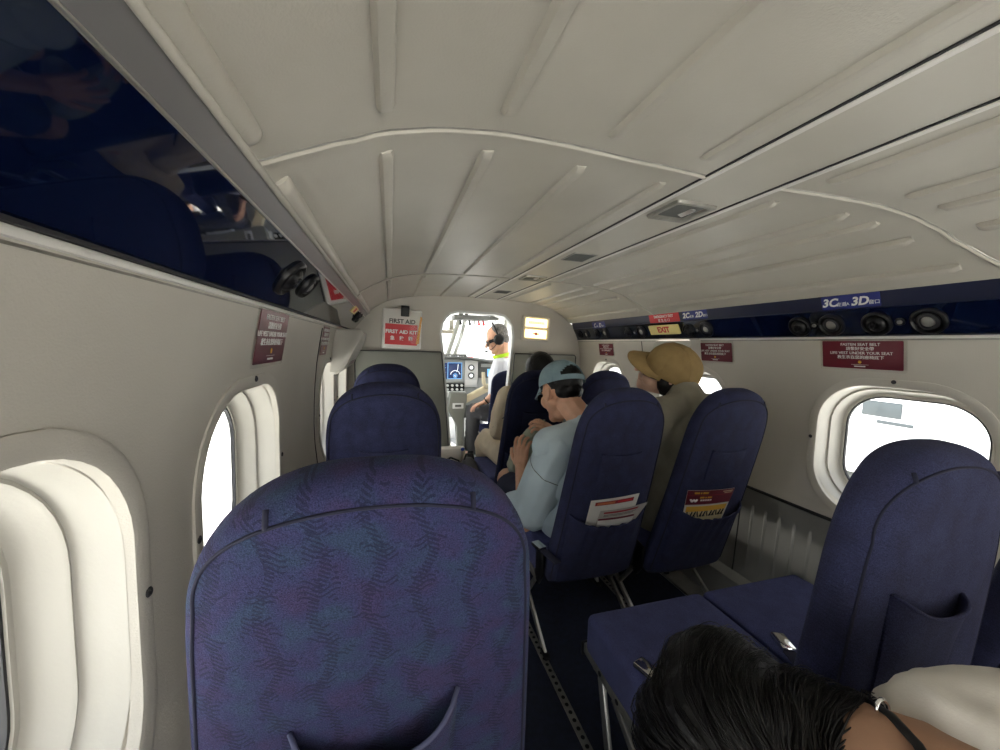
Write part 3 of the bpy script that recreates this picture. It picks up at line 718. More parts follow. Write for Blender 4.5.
# control column with the yoke arm
e = empty('control_column', (.655,3.55,0), 'grey Y-shaped control column with a pale yoke arm in the cockpit', 'control column')
def px(l): return [Vector((x-.655, y, z)) for x, y, z in l]
bm = bmesh.new()
for prof in (((.552,.693),(.707,.683),(.708,.62),(.692,.53),(.673,.41),(.664,.36),(.684,.0),(.632,.0),(.622,.36),(.606,.41),(.526,.53),(.552,.62)),):
    bm_loft(bm, [[Vector((x-.655, y, z)) for x, z in prof] for y in (-.05,.06)])
bmesh.ops.bevel(bm, geom=[x for x in bm.edges], offset=.006, segments=2, affect='EDGES'); obj('column', bm, M['part'], e, True, 40)
box('column_plate', (.622-.655,-.054,.566), (.105,.008,.052), M['frame'], e, .003); box('plate_slot', (.622-.655,-.060,.568), (.060,.006,.022), M['dpanel'], e, .003)
bm = bmesh.new(); bm_loft(bm, [[Vector((x-.655, dyy+y, z+b)) for dyy, b in ((-.035,-.035),(.035,-.035),(.035,.035),(-.035,.035))] for x, y, z in ((.700,0,.618),(.935,-.03,.745))]); 
bmesh.ops.bevel(bm, geom=[x for x in bm.edges], offset=.008, segments=2, affect='EDGES'); obj('yoke_arm', bm, M['handle'], e, True, 40)
bm = bmesh.new(); bm_tube(bm, [(.93-.655,-.05,.74),(.885-.655,-.07,.75),(.862-.655,-.08,.79),(.855-.655,-.08,.89)], [.02,.021,.02,.017], 10); obj('yoke_grip', bm, M['handle'], e, True)
for s, x0 in ((-1,.515),(1,.675)):
    bm = bmesh.new(); bm_loft(bm, [[Vector((x-.655, y, z)) for x, z in ((x0-.03,.52 if s<0 else .42),(x0+.035,.42),(x0+.045,.0),(x0-.02,.0))] for y in (.08,.09)]); pl = obj('perforated_plate', bm, M['frame'], e)
    bm = bmesh.new()
    for k in range(9): bm_lathe(bm, [(.012,0),(.012,.002),(0,.002)], basis((x0+.004+k*.0018-.655,.0795,.38-k*.042),(1,0,0),(0,-1,0)), 10)
    obj('plate_hole', bm, M['black'], e)['kind'] = 'stuff'
# right hand floor consoles
e = empty('cockpit_console', (.826,3.78,0), 'white console box with a dark screen on the cockpit floor', 'console')
box('console_base', (0,.08,.09), (.24,.2,.178), M['dpanel'], e); box('console_box', (.012,.03,.29), (.185,.12,.195), M['frame'], e, .006); box('console_screen', (.012,-.031,.30), (.135,.006,.088), M['dpanel'], e, .002); box('console_slot', (.012,-.031,.225), (.13,.004,.008), M['dpanel'], e, .001)
box('dark_panel', (-.03,.06,.45), (.15,.06,.125), M['dpanel'], e)
# overhead levers
e = empty('overhead_lever_panel', (.86,4.00,1.448), 'overhead engine lever quadrant at the top of the cockpit doorway', 'lever panel')
box('lever_base', (-.03,0,-.014), (.38,.20,.05), M['dpanel'], e, .008)
for k in range(6):
    x = -.15+k*.05; bm = bmesh.new(); bm_tube(bm, [(x,-.02,-.02),(x+.004,-.05,-.07),(x+.004,-.06,-.085)], [.008,.010,.016], 8); obj('lever', bm, M['red'] if k in (4,5) else M['frame'] if k % 2 else M['black'], e, True)
box('vent_block', (.235,.05,-.005), (.10,.12,.04), M['dpanel'], e, .004)
e = empty('sun_visor', (.66,4.12,1.34), 'brownish tinted sun visors behind the windscreen centre post', 'visor')
box('visor_leaf', (-.01,.05,.02), (.055,.01,.11), M['khaki'], e, .003); box('visor_leaf', (-.055,.03,-.055), (.14,.01,.035), M['khaki'], e, .003)
bm = bmesh.new(); bm_tube(bm, [(-.04,.04,.13),(-.03,.05,-.02),(-.05,.03,-.06)], .006, 8); obj('visor_arm', bm, M['frame'], e, True)

# ------------------------------------------------------------------ outside
bm = bmesh.new(); bm_box(bm, (0,0,-1.55), (160,160,.1)); struct(obj('ground', bm, M['concrete']))
# ------------------------------------------------------------------ passenger seats
def se(t, p): return (abs(t)**p)
class Back:
    def __init__(s, W=.180, Hh=.66, bot=-.135, top_h=.20, th=.095, tap=.13): s.tap = tap; s.W, s.Hh, s.bot, s.top_h, s.th = W, Hh, bot, top_h, th
    def w(s, z):
        z1 = s.Hh-s.top_h
        w = s.W*(1+s.tap*max(0,(.5-z)/.62))
        if z > z1:
            t = min(1,(z-z1)/s.top_h); w *= max(0,1-t**2.5)**(1/2.3)
        if z < s.bot+.03: w *= .90+.10*(z-s.bot)/.03
        return w
    def yc(s, z):   # centre line: slight lumbar curve
        return -s.th/2 - .012*sin(max(0,min(1,(z-s.bot)/(s.Hh-s.bot)))*pi)*.6
    def t(s, z):
        t = s.th*(1-.18*max(0,z)/s.Hh)
        k = (s.Hh-z)/.05
        if k < 1: t *= max(.0,1-(1-k)**2.6)**(1/2.2)
        if z < s.bot+.03: t *= .6+.4*(z-s.bot)/.03
        return max(t,.002)
    def rear(s, x, z, off=0, p=3.2):
        w = s.w(z); k = min(.999,abs(x)/max(w,1e-4)); return s.yc(z)-s.t(z)/2*(1-k**p)**(1/p)-off
    def mesh(s):
        zs = [s.bot+(s.Hh-.002-s.bot)*k/26 for k in range(20)]; z0 = zs[-1]
        zs += [z0+(s.Hh-.0004-z0)*(1-(1-k/26)**2.0) for k in range(1,27)]
        rings = []
        N = 44
        for z in zs:
            w, t, yc = s.w(z), s.t(z), s.yc(z); r = []
            for k in range(N):
                a = 2*pi*k/N; c, q = cos(a), sin(a); e_ = 2/3.2
                r.append(Vector((w*math.copysign(abs(c)**e_, c), yc+t/2*math.copysign(abs(q)**e_, q), z)))
            rings.append(r)
        bm = bmesh.new(); bm_loft(bm, rings); return bm
def cushion_bm(W, D, z0, z1):
    bm = bmesh.new(); bm_box(bm, (0, D/2, (z0+z1)/2), (2*W, D, z1-z0), None, .022, 4)
    bmesh.ops.subdivide_edges(bm, edges=[e for e in bm.edges if e.calc_length() > .15], cuts=5, use_grid_fill=True)
    for v in bm.verts:
        if v.co.z > z1-.005:
            v.co.z += .012*(1-(v.co.x/W)**2)*(1-((v.co.y-D/2)/(D/2))**2)
    return bm
def seat(loc, label, recl, mfab, variant='std', group='navy cabin seats'):
    e = empty('passenger_seat', loc, label, 'seat', group)
    B = Back(W=.187 if variant == 'near' else .180 if loc[0] < 0 else .164, Hh=.632 if variant == 'right' else .66, tap=.34 if variant == 'near' else .13)
    b = obj('backrest', B.mesh(), mfab, e, True)
    b.location = (-.008,-.035,.40) if variant == 'right' else (.03 if 'cushion shows' in label else 0,0,.40); b.rotation_euler = (radians(recl),radians(3.5) if variant == 'right' else 0,0)
    big = variant in ('near','right')
    # piping around the rear panel
    pts = []
    zt = B.Hh-.027
    zs = [-.12+(zt-.11+.12)*k/24 for k in range(25)]
    ins = .012
    L_ = [(-(B.w(z)-ins), z) for z in zs]
    topz = lambda x: zt-.010+.010*(1-(x/.15)**2)
    xl = L_[-1][0]
    arc = [(xl*math.copysign(abs(cos(pi*k/40))**(2/2.3), cos(pi*k/40)), zs[-1]+(zt-zs[-1])*sin(pi*k/40)**(2/2.1)) for k in range(1,40)]
    path = L_+arc+[(-x, z) for x, z in reversed(L_)]
    bm = bmesh.new(); bm_tube(bm, [(x, B.rear(x,z,.0005), z) for x, z in path], .0019 if big else .0024, 6); obj('piping', bm, M['pipe'], b, True)
    # darts of the headrest band
    for sx in (-1,1):
        x0 = sx*.098; za = zs[-1]+(zt-zs[-1])*(1-abs(x0/xl)**2.3)**(1/2.1)
        pl = [(x0, za)]
        ps = []
        for k in range(9):
            z = za+(B.Hh-za)*k/8; x = x0
            if B.w(z) < abs(x0)*1.06: break
            ps.append((x, B.rear(x,z,.0005), z))
        if len(ps) < 3: continue
        bm = bmesh.new(); bm_tube(bm, ps, .003, 6); obj('band_seam', bm, M['pipe'], b, True)
    # pockets
    def pocket(name, x0, x1, z0, z1, sag, bulge, gather=0, lean=0):
        bm = bmesh.new(); nx, nz = 20, 10; g = []
        for i in range(nx+1):
            col = []
            for j in range(nz+1):
                f = i/nx; q = j/nz; x = x0+(x1-x0)*f; ztop = z1 - sag*(1-(2*f-1)**2) - lean*(1-f); z = z0+(ztop-z0)*q
                edge = (1-(2*f-1)**6)
                off = .0035+bulge*edge*(q**1.6)+gather*.004*sin(f*46)*q*edge
                col.append((x, z, off))
            g.append(col)
        F = [[bm.verts.new((x, B.rear(x,z,o_), z)) for x, z, o_ in c] for c in g]
        R = [[bm.verts.new((x, B.rear(x,z,max(.0,o_-.0045) if 0 < i < nx else -.001), z)) for x, z, o_ in c] for i, c in enumerate(g)]
        for i in range(nx):
            for j in range(nz):
                bm.faces.new((F[i][j],F[i+1][j],F[i+1][j+1],F[i][j+1])); bm.faces.new((R[i][j],R[i][j+1],R[i+1][j+1],R[i+1][j]))
            bm.faces.new((F[i][nz],F[i+1][nz],R[i+1][nz],R[i][nz])); bm.faces.new((F[i][0],R[i][0],R[i+1][0],F[i+1][0]))
        for j in range(nz):
            bm.faces.new((F[0][j],F[0][j+1],R[0][j+1],R[0][j])); bm.faces.new((F[nx][j],R[nx][j],R[nx][j+1],F[nx][j+1]))
        o = obj(name, bm, mfab, b, True, 50)
        bm = bmesh.new(); bm_tube(bm, [F_.co if False else (c[nz][0], B.rear(c[nz][0],c[nz][1],c[nz][2]-.001), c[nz][1]) for c in g], .003, 6)
        obj(name+'_hem', bm, M['pipe_l'] if variant == 'near' else mfab, b, True)
    if variant == 'near':   pocket('pocket', -.095,.095,.14,.360,.048,.030, lean=.012)
    elif variant == 'right':
        pocket('pocket', -.112,.040,.225,.415,.022,.018, lean=-.012)
    else:
        pocket('pocket', -.080,.070,.325,.446,.006,.006)
        pocket('elastic_pocket', -.152,.146,-.10,.205,.035,.030, gather=1)
    # cushion
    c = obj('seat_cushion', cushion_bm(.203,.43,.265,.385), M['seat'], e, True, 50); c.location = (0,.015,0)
    if variant == 'right' or 'cushion shows' in label or 'holding folded' in label:      # lap belt ends
        for bx, by, rz in (((-.175,.21,.3),) if variant == 'right' else ((-.215,-.03,.2),) if 'holding' in label else ((-.192,.19,-.4),)):
            bk_ = bpy.data.objects.new('seat_belt', None); COL.objects.link(bk_); bk_.parent = e; bk_.location = (bx,by,.405); bk_.rotation_euler = (0,0,rz)
            box('buckle', (0,0,.004), (.034,.055,.014), M['chrome'], bk_, .004); box('webbing', (0,-.07,0), (.030,.10,.005), M['pipe'], bk_, .002)
    # metal frame
    for sx in (-1,1):
        x = sx*.195
        bm = bmesh.new(); bm_box(bm, (x,.24,.262), (.014,.42,.030), Euler((radians(3),0,0)).to_matrix(), .004)
        fr_ = obj('side_rail', bm, M['dalu'], e, True, 40)
        bm = bmesh.new()
        for k in range(4): bm_lathe(bm, [(.007,0),(.007,.0015),(0,.0015)], basis((x+sx*.0062,.12+k*.08,.257+k*.004),(0,1,0),(sx,0,0)), 12)
        obj('rail_hole', bm, M['black'], fr_)['kind'] = 'stuff'
        bm = bmesh.new(); bm_box(bm, (x,.452,.268), (.024,.012,.040), None, .004); obj('rail_cap', bm, M['black'], fr_, True, 40)
        for (ya,za),(yb,zb),w in (((.36,.255),(.29,.012),.026),((.30,.255),(-.08,.012),.024),((.02,.262),(.12,.13),.018)):
            d = Vector((0,yb-ya,zb-za)); bm = bmesh.new(); bm_box(bm, (x,(ya+yb)/2,(za+zb)/2), (.012,w,d.length), d.to_track_quat('Z','X').to_matrix() @ Euler((0,0,pi/2)).to_matrix() if False else Euler((atan2(-d.y,d.z) ,0,0)).to_matrix(), .003)
            obj('leg' if zb < .1 else 'brace', bm, M['alu'] if zb < .1 and sx < 0 else M['dalu'], e, True, 40)
        for yb in (.29,-.08): box('foot', (x,yb,.016), (.022,.05,.016), M['black'], e, .003)
    for y in (.06,.40):
        bm = bmesh.new(); bm_tube(bm, [(-.195,y,.255),(.195,y,.255)], .011, 10); obj('cross_tube', bm, M['dalu'], e, True)
    # hinge bracket and belt anchor
    for sx in (-1,1):
        bm = bmesh.new(); bm_loft(bm, [[Vector((sx*.196+dx, y, z)) for y, z in ((-.035,.37),(.02,.38),(.045,.33),(.04,.25),(.0,.235),(-.03,.28))] for dx in (-.005,.005)])
        bmesh.ops.bevel(bm, geom=list(bm.edges), offset=.003, segments=1, affect='EDGES'); obj('hinge_bracket', bm, M['black'], e, True, 40)
    return e
SX_L, SX_C, SX_D = -.012, .750, 1.162
seat((SX_L,.62,0.0), 'nearest seat, patterned blue fabric back filling the lower left foreground', 15, M['fab_near'], 'near')
seat((SX_L,1.44,0), 'navy seat directly in front of the large foreground seat', 15, M['fab'])
seat((SX_L,2.28,0), 'navy seat at the far left, just its rounded top showing before the partition', 12, M['fab'])
seat((SX_C,.47,0), 'large navy seat back at the right foreground with a drooping pocket', 4, M['fab'], 'right')
seat((SX_D,.47,0), 'blue window seat whose cushion shows beyond the right foreground seat back', 12, M['fab'])
seat((SX_C,1.275,0), 'navy aisle seat holding folded papers in its pocket, behind the man in the teal cap', 16, M['fab'])
seat((SX_D,1.235,0), 'navy window seat holding a maroon and yellow card, behind the tan cap', 16, M['fab'])
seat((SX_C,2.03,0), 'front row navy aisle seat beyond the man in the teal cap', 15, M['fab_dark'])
seat((SX_D,2.03,0), 'front row navy window seat, its top showing between the two caps', 15, M['fab'])
# seat tracks in the floor
for x, ya, yb in ((.545,-.6,2.75),(1.02,-.6,2.75),(.195,-.6,2.75)):
    bm = bmesh.new(); bm_box(bm, (x,(ya+yb)/2,.0095), (.026,yb-ya,.004), None, .001); o = obj('seat_track', bm, M['dalu'], None); struct(o)
    bm = bmesh.new()
    for k in range(int((yb-ya)/.026)): bm_lathe(bm, [(.0065,0),(.0065,.0006),(0,.0006)], Matrix.Translation((x,ya+.013+k*.026,.0113)), 8)
    h = obj('track_hole', bm, M['black'], o); h['kind'] = 'stuff'
# ------------------------------------------------------------------ people
V = Vector
from mathutils.bvhtree import BVHTree
def bm_caps(bm, p0, r0, p1, r1):
    p0, p1 = V(p0), V(p1); pts = []
    b2 = bmesh.new()
    for p, r in ((p0,r0),(p1,r1)):
        bmesh.ops.create_icosphere(b2, subdivisions=2, radius=r, matrix=Matrix.Translation(p))
    g = bmesh.ops.convex_hull(b2, input=b2.verts)
    dead = [x for x in g['geom_interior'] if isinstance(x, bmesh.types.BMVert)]
    bmesh.ops.delete(b2, geom=dead, context='VERTS')
    me = bpy.data.meshes.new('x'); b2.to_mesh(me); b2.free(); bm.from_mesh(me); bpy.data.meshes.remove(me)
def bm_ell(bm, c, r, rot=None):
    mx = Matrix.Translation(V(c)) @ (rot.to_4x4() if rot is not None else Matrix()) @ Matrix.Diagonal((*r,1))
    bmesh.ops.create_icosphere(bm, subdivisions=3, radius=1, matrix=mx)
def blob(prims, voxel, smooth=5, origin=(0,0,0), fold=0, ffreq=16, fdir=None, fac=.5):
    bm = bmesh.new()
    for p in prims:
        if p[0] == 'c': bm_caps(bm, *p[1:])
        elif p[0] == 'e': bm_ell(bm, *p[1:])
    me = remesh(bm, voxel, smooth, fac)
    if fold:
        ns = [v.normal.copy() for v in me.vertices]
        for v, n in zip(me.vertices, ns):
            q = v.co.copy()
            if fdir is not None: d = V(fdir).normalized(); q = q - d*(q.dot(d)*.72)
            a = noise.noise(q*ffreq); a = 1-abs(a)*2.2            # ridged folds
            v.co += n*fold*(a*.8+noise.noise(q*ffreq*2.3)*.4)
    me.transform(Matrix.Translation(-V(origin)))
    return me
def path_prims(pts):
    return [('c', a[0], a[1], b[0], b[1]) for a, b in zip(pts, pts[1:])]
def head_matrix(c, face, up=(0,0,1), s=1.0):
    f = V(face).normalized(); u = V(up); u = (u-f*u.dot(f)).normalized(); r = f.cross(u)
    return Matrix(((r.x,f.x,u.x,c[0]),(r.y,f.y,u.y,c[1]),(r.z,f.z,u.z,c[2]),(0,0,0,1))) @ Matrix.Scale(s,4)
def head_prims(hm, neck_base, nr=.056):
    R = hm.to_3x3().normalized(); k = hm.to_scale()[0]
    t = lambda p: hm @ V(p)
    P = [('e', t((0,-.012,.035)), tuple(k*x for x in (.073,.092,.085)), R), ('e', t((0,.03,-.02)), tuple(k*x for x in (.060,.066,.084)), R)]
    for s in (-1,1):
        P += [('c', t((s*.050,-.005,-.045)), k*.020, t((s*.012,.070,-.086)), k*.022), ('e', t((s*.036,.062,-.022)), (k*.028,k*.026,k*.03), R)]
        er = R @ Euler((.15,0,-s*.35)).to_matrix()
        P += [('e', t((s*.077,-.006,-.004)), (k*.009,k*.019,k*.032), er), ('e', t((s*.074,.002,-.024)), (k*.008,k*.010,k*.014), R)]
        P += [('c', t((s*.014,.086,.022)), k*.011, t((s*.044,.070,.020)), k*.010)]
    P += [('e', t((0,.074,-.086)), (k*.021,k*.018,k*.017), R), ('c', t((0,.088,.014)), k*.008, t((0,.112,-.022)), k*.012), ('e', t((0,.088,-.048)), (k*.024,k*.011,k*.007), R), ('e', t((0,.086,-.058)), (k*.021,k*.011,k*.008), R)]
    P += [('c', t((0,-.025,-.045)), k*nr, V(neck_base), k*nr*1.08)]
    return P
def eyes(hm, par, org):
    k = hm.to_scale()[0]
    for s in (-1,1):
        bm = bmesh.new(); bm_ell(bm, hm @ V((s*.031,.079,.004))-V(org), (k*.012,k*.009,k*.007), hm.to_3x3().normalized()); obj('eye', bm, M['lens'], par, True)
        bm = bmesh.new(); bm_tube(bm, [hm @ V((s*.014,.094,.024))-V(org), hm @ V((s*.032,.090,.029))-V(org), hm @ V((s*.050,.074,.023))-V(org)], [.002*k,.0032*k,.0015*k], 6); obj('eyebrow', bm, M['hair'], par, True)
def hand_prims(wrist, d, palm, side, curl=(.5,.7,.5), k=1.0, spread=.06, thumb=.6):
    """wrist point, pointing direction, palm normal (towards the held thing), side=+1 thumb on the +lateral side"""
    d = V(d).normalized(); n = V(palm); n = (n-d*n.dot(d)).normalized(); l = d.cross(n)*side
    P = []; w = V(wrist)
    lens = [.90,1.0,.93,.72]
    for i in range(4):
        off = (1.5-i)*.0195*k; kn = w + d*(.082-.004*abs(i-1))*k + l*off + n*(-.004 if i in (1,2) else 0)*k
        P.append(('c', w+d*.012*k+l*off*.55, .0145*k, kn, .0105*k))
        p = kn; a = spread*(1.5-i); dd = (d + l*a).normalized(); cur = 0
        for j, (ln, r) in enumerate(((.043,.0088),(.027,.0080),(.021,.0072))):
            cur += curl[j]*(1+.10*(i-1)); v = dd*cos(cur)+n*sin(cur)
            q = p + v*ln*lens[i]*k; P.append(('c', p, r*1.06*k, q, r*k)); p = q
    b = w + d*.022*k + l*.030*k + n*.006*k
    P.append(('c', w+d*.01*k, .014*k, b, .0135*k))
    p = b; v = (d*.62+l*.62+n*.40*thumb).normalized()
    for ln, r, bend in ((.036,.0112,0),(.029,.0098,.35),(.024,.0085,.35)):
        v = (v + n*bend*thumb + d*.10 - l*bend*.35).normalized(); q = p+v*ln*k; P.append(('c', p, r*1.05*k, q, r*k)); p = q
    return P
def worn(name, par, c):
    o = bpy.data.objects.new(name, None); COL.objects.link(o); o.parent = par; o.location = V(c)-par.location; return o
def person(name, org, label, group=None):
    return empty(name, org, label, 'person', group)
def part(name, prims, m, par, voxel=.006, smooth=5, fold=0, ffreq=16, fdir=None, fac=.5):
    return link(name, blob(prims, voxel, smooth, par.location, fold, ffreq, fdir, fac), m, par, True)

def cap_parts(hm, par, m, brim_m=None, opening=False, droop=.3):
    """baseball cap as its own thing: crown, brim, button, seams"""
    org = par.location+(par.parent.location if par.parent else V()); k = hm.to_scale()[0]
    t = lambda p: hm @ V(p) - org
    bm = bmesh.new(); NA, NE = 56, 18; rings = []
    def pt(a, e, off=0):
        x = (.0865+off)*cos(a)*cos(e)**.85; y = -.010+(.106+off)*sin(a)*cos(e)**.85; z = .026+(.102+off)*sin(e)**.95
        z += .010*sin(a)*cos(e)
        return V((x,y,z))
    grid = {}
    for i in range(NA):
        for j in range(NE+1):
            e = (pi/2-.02)*j/NE; a = 2*pi*i/NA; grid[i,j] = pt(a,e)
    def isopen(i, j):
        if not opening: return False
        a = 2*pi*(i+.5)/NA; e = (pi/2)*(j+.5)/NE; da = (a-3*pi/2)
        return (da/.66)**2 + ((e-.14)/.52)**2 < 1 and e > .14
    vo = {kk: bm.verts.new(t(v)) for kk, v in grid.items()}
    vi = {kk: bm.verts.new(t(v*.975+V((0,-.0003,.0006)))) for kk, v in grid.items()}
    for i in range(NA):
        i2 = (i+1) % NA
        for j in range(NE):
            if isopen(i,j): continue
            bm.faces.new((vo[i,j],vo[i2,j],vo[i2,j+1],vo[i,j+1])); bm.faces.new((vi[i,j],vi[i,j+1],vi[i2,j+1],vi[i2,j]))
            for (di,dj,a_,b_) in ((0,-1,(i,j),(i2,j)),(0,1,(i2,j+1),(i,j+1)),(-1,0,(i,j+1),(i,j)),(1,0,(i2,j),(i2,j+1))):
                ni, nj = (i+di) % NA, j+dj
                if nj < 0 or nj >= NE and False or (0 <= nj < NE and isopen(ni,nj)):
                    bm.faces.new((vo[b_],vo[a_],vi[a_],vi[b_]))
    tv, bv = bm.verts.new(t(pt(0,pi/2))), bm.verts.new(t(pt(0,pi/2)*.975))
    for i in range(NA):
        i2 = (i+1) % NA; bm.faces.new((vo[i,NE],vo[i2,NE],tv)); bm.faces.new((vi[i2,NE],vi[i,NE],bv))
    bmesh.ops.delete(bm, geom=[v for v in bm.verts if not v.link_faces], context='VERTS')
    obj('crown', bm, m, par, True, 50)
    bm = bmesh.new(); bm_ell(bm, t((0,-.010,.129)), (.007*k,.007*k,.004*k), hm.to_3x3().normalized()); obj('button', bm, m, par, True)
    bm = bmesh.new()
    for q in range(6):
        a = pi/2+q*pi/3; bm_tube(bm, [t(pt(a, (pi/2-.03)*j/12, .0006)) for j in range(13) if not (opening and q == 3 and j < 6)], .0011*k, 5)
    obj('seam', bm, m, par, True)
    # brim
    bm = bmesh.new(); n1, n2 = 20, 9; up, lo = [], []
    for i in range(n1+1):
        a = pi/2 + (i/n1-.5)*2.35
        b0 = pt(a, 0)
        for lst, dz in ((up,0),(lo,-.0032)):
            row = []
            for j in range(n2+1):
                f = j/n2; s_ = (i/n1-.5)*2
                ln = .072*max(0,(1-abs(s_)**2.6))**.55
                p = V((b0.x*(1-.06*f), b0.y+ln*f, b0.z+.002-ln*f*droop - .020*f*abs(s_)**2 +dz)); row.append(bm.verts.new(t(p)))
            lst.append(row)
    for i in range(n1):
        for j in range(n2):
            bm.faces.new((up[i][j],up[i+1][j],up[i+1][j+1],up[i][j+1])); bm.faces.new((lo[i][j],lo[i][j+1],lo[i+1][j+1],lo[i+1][j]))
        bm.faces.new((up[i][n2],up[i+1][n2],lo[i+1][n2],lo[i][n2])); bm.faces.new((up[i+1][0],up[i][0],lo[i][0],lo[i+1][0]))
    bmesh.ops.remove_doubles(bm, verts=bm.verts, dist=.00005); obj('brim', bm, brim_m or m, par, True, 60)
    if opening:
        bm = bmesh.new(); pts = [t(pt(3*pi/2+(k_/10-.5)*1.5, .10, .001)) for k_ in range(11)]
        u_ = (hm.to_3x3() @ V((0,0,1))).normalized()
        A = [bm.verts.new(p-u_*.008*k) for p in pts]; B_ = [bm.verts.new(p+u_*.008*k) for p in pts]
        ctr = t((0,-.01,.03)); A2 = [bm.verts.new(v.co+(ctr-v.co).normalized()*.003) for v in A]; B2 = [bm.verts.new(v.co+(ctr-v.co).normalized()*.003) for v in B_]
        for q in range(10):
            bm.faces.new((A[q],A[q+1],B_[q+1],B_[q])); bm.faces.new((A2[q],B2[q],B2[q+1],A2[q+1])); bm.faces.new((A[q],A2[q],A2[q+1],A[q+1])); bm.faces.new((B_[q],B_[q+1],B2[q+1],B2[q]))
        obj('strap', bm, m, par, True, 50)
def hair_cap(hm, par, m, low=-.06, grow=.007, voxel=.005):
    """short hair over the back of the skull"""
    k = hm.to_scale()[0]; R = hm.to_3x3().normalized(); t = lambda p: hm @ V(p)
    P = [('e', t((0,-.018,.037)), tuple(k*x for x in (.0745+grow,.0925+grow*.6,.0855+grow)), R), ('e', t((0,-.045,-.018)), tuple(k*x for x in (.062+grow,.052+grow,.055)), R)]
    return part('hair', P, m, par, voxel, 2, .0022, 60, None)

# --- man in the teal cap, seat 2C
mo = (.752,1.36,.385)
man = person('person', mo, 'person in a faded teal cap and pale grey-blue t-shirt, head bowed over their hands')
hm = head_matrix((.692,1.425,.962), (-.12,.88,-.42), (-.02,.40,.85), 1.04)
nb = (.745,1.320,.850)
LE, LW, RE, RW = V((.560,1.440,.405)), V((.572,1.570,.600)), V((.895,1.47,.50)), V((.745,1.575,.735))
bodyp = head_prims(hm, nb, .050)
bodyp += path_prims([((.765,1.36,.47),.115),((.765,1.29,.62),.105),((.752,1.29,.76),.10),((.742,1.325,.83),.07)])
bodyp += path_prims([((.632,1.33,.755),.050),((LE+V((.01,0,.02))),.043)])+path_prims([(LE,.042),(LE.lerp(LW,.4),.038),(LW,.026)])
bodyp += path_prims([((.90,1.345,.765),.055),(RE,.043)])+path_prims([(RE,.042),(RE.lerp(RW,.4),.038),(RW,.026)])
bodyp += hand_prims(LW, (.12,.34,.93), (.70,.60,-.2), 1, (.22,.55,.45), 1.0, .13)
bodyp += hand_prims(RW, (-.66,.42,.50), (-.2,.6,-.7), -1, (.35,.6,.45), .95, .12)
bodyp += path_prims([((.67,1.42,.475),.085),((.575,1.76,.478),.056)])+path_prims([((.575,1.765,.475),.054),((.575,1.73,.30),.052),((.57,1.73,.11),.036)])+[('c',(.57,1.715,.060),.034,(.56,1.85,.045),.028)]
bodyp += path_prims([((.83,1.42,.475),.085),((.83,1.76,.478),.056)])+path_prims([((.83,1.765,.475),.054),((.83,1.73,.30),.052),((.83,1.73,.11),.036)])+[('c',(.83,1.715,.060),.034,(.83,1.85,.045),.028)]
part('body', bodyp, M['skin'], man, .0032, 4)
eyes(hm, man, mo)
part('hair', [('e', hm @ V((0,-.022,.037)), (.0765,.0905,.080), hm.to_3x3().normalized()), ('e', hm @ V((0,-.050,-.012)), (.060,.048,.042), hm.to_3x3().normalized())], M['hair'], man, .004, 2, .0015, 60)
tee = path_prims([((.765,1.365,.44),.135),((.765,1.30,.60),.130),((.755,1.285,.72),.118),((.745,1.312,.80),.090),((.744,1.322,.838),.066),((.739,1.338,.872),.058)])
tee += [('c',(.69,1.31,.79),.075,(.615,1.345,.755),.078),('c',(.81,1.31,.79),.075,(.895,1.345,.755),.078),('c',(.69,1.33,.62),.10,(.84,1.33,.62),.11),('c',(.69,1.36,.45),.105,(.85,1.36,.45),.105)]
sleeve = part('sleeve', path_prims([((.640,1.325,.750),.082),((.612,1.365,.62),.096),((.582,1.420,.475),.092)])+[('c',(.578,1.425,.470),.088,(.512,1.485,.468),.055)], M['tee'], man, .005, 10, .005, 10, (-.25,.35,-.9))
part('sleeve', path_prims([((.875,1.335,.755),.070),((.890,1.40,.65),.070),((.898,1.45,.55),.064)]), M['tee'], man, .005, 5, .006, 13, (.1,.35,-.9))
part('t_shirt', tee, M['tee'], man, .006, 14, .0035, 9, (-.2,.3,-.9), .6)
def surface_ring(o, c, ax, r, name, m, par, rad, a0=0, a1=360, n=40):
    b = bmesh.new(); b.from_mesh(o.data); tr = BVHTree.FromBMesh(b); u, v = frame_of(V(ax)); pts = []
    for q in range(n+1):
        a = radians(a0+(a1-a0)*q/n); d = u*cos(a)+v*sin(a); hit = tr.ray_cast(V(c)-par.location+d*r, -d)
        if hit[0] is not None: pts.append(hit[0]+hit[1]*rad*.1)
    b.free(); bm = bmesh.new(); bm_tube(bm, pts, rad, 6); return obj(name, bm, m, par, True)
surface_ring(sleeve, (.622,1.350,.665), (-.25,.45,-.85), .25, 'sleeve_seam', M['dpanel'], man, .0016)
sh = path_prims([((.752,1.37,.47),.145),((.66,1.46,.468),.098),((.565,1.665,.462),.080)])+path_prims([((.752,1.37,.47),.145),((.83,1.46,.468),.098),((.835,1.67,.462),.080)])
part('shorts', sh, M['denim'], man, .007, 5, .005, 14)
for sx in (.565,.83):
    part('shoe', [('c',(sx,1.695,.045),.038,(sx-.005,1.86,.038),.032),('c',(sx,1.70,.08),.036,(sx,1.72,.05),.038)], M['white'], man, .006, 4)
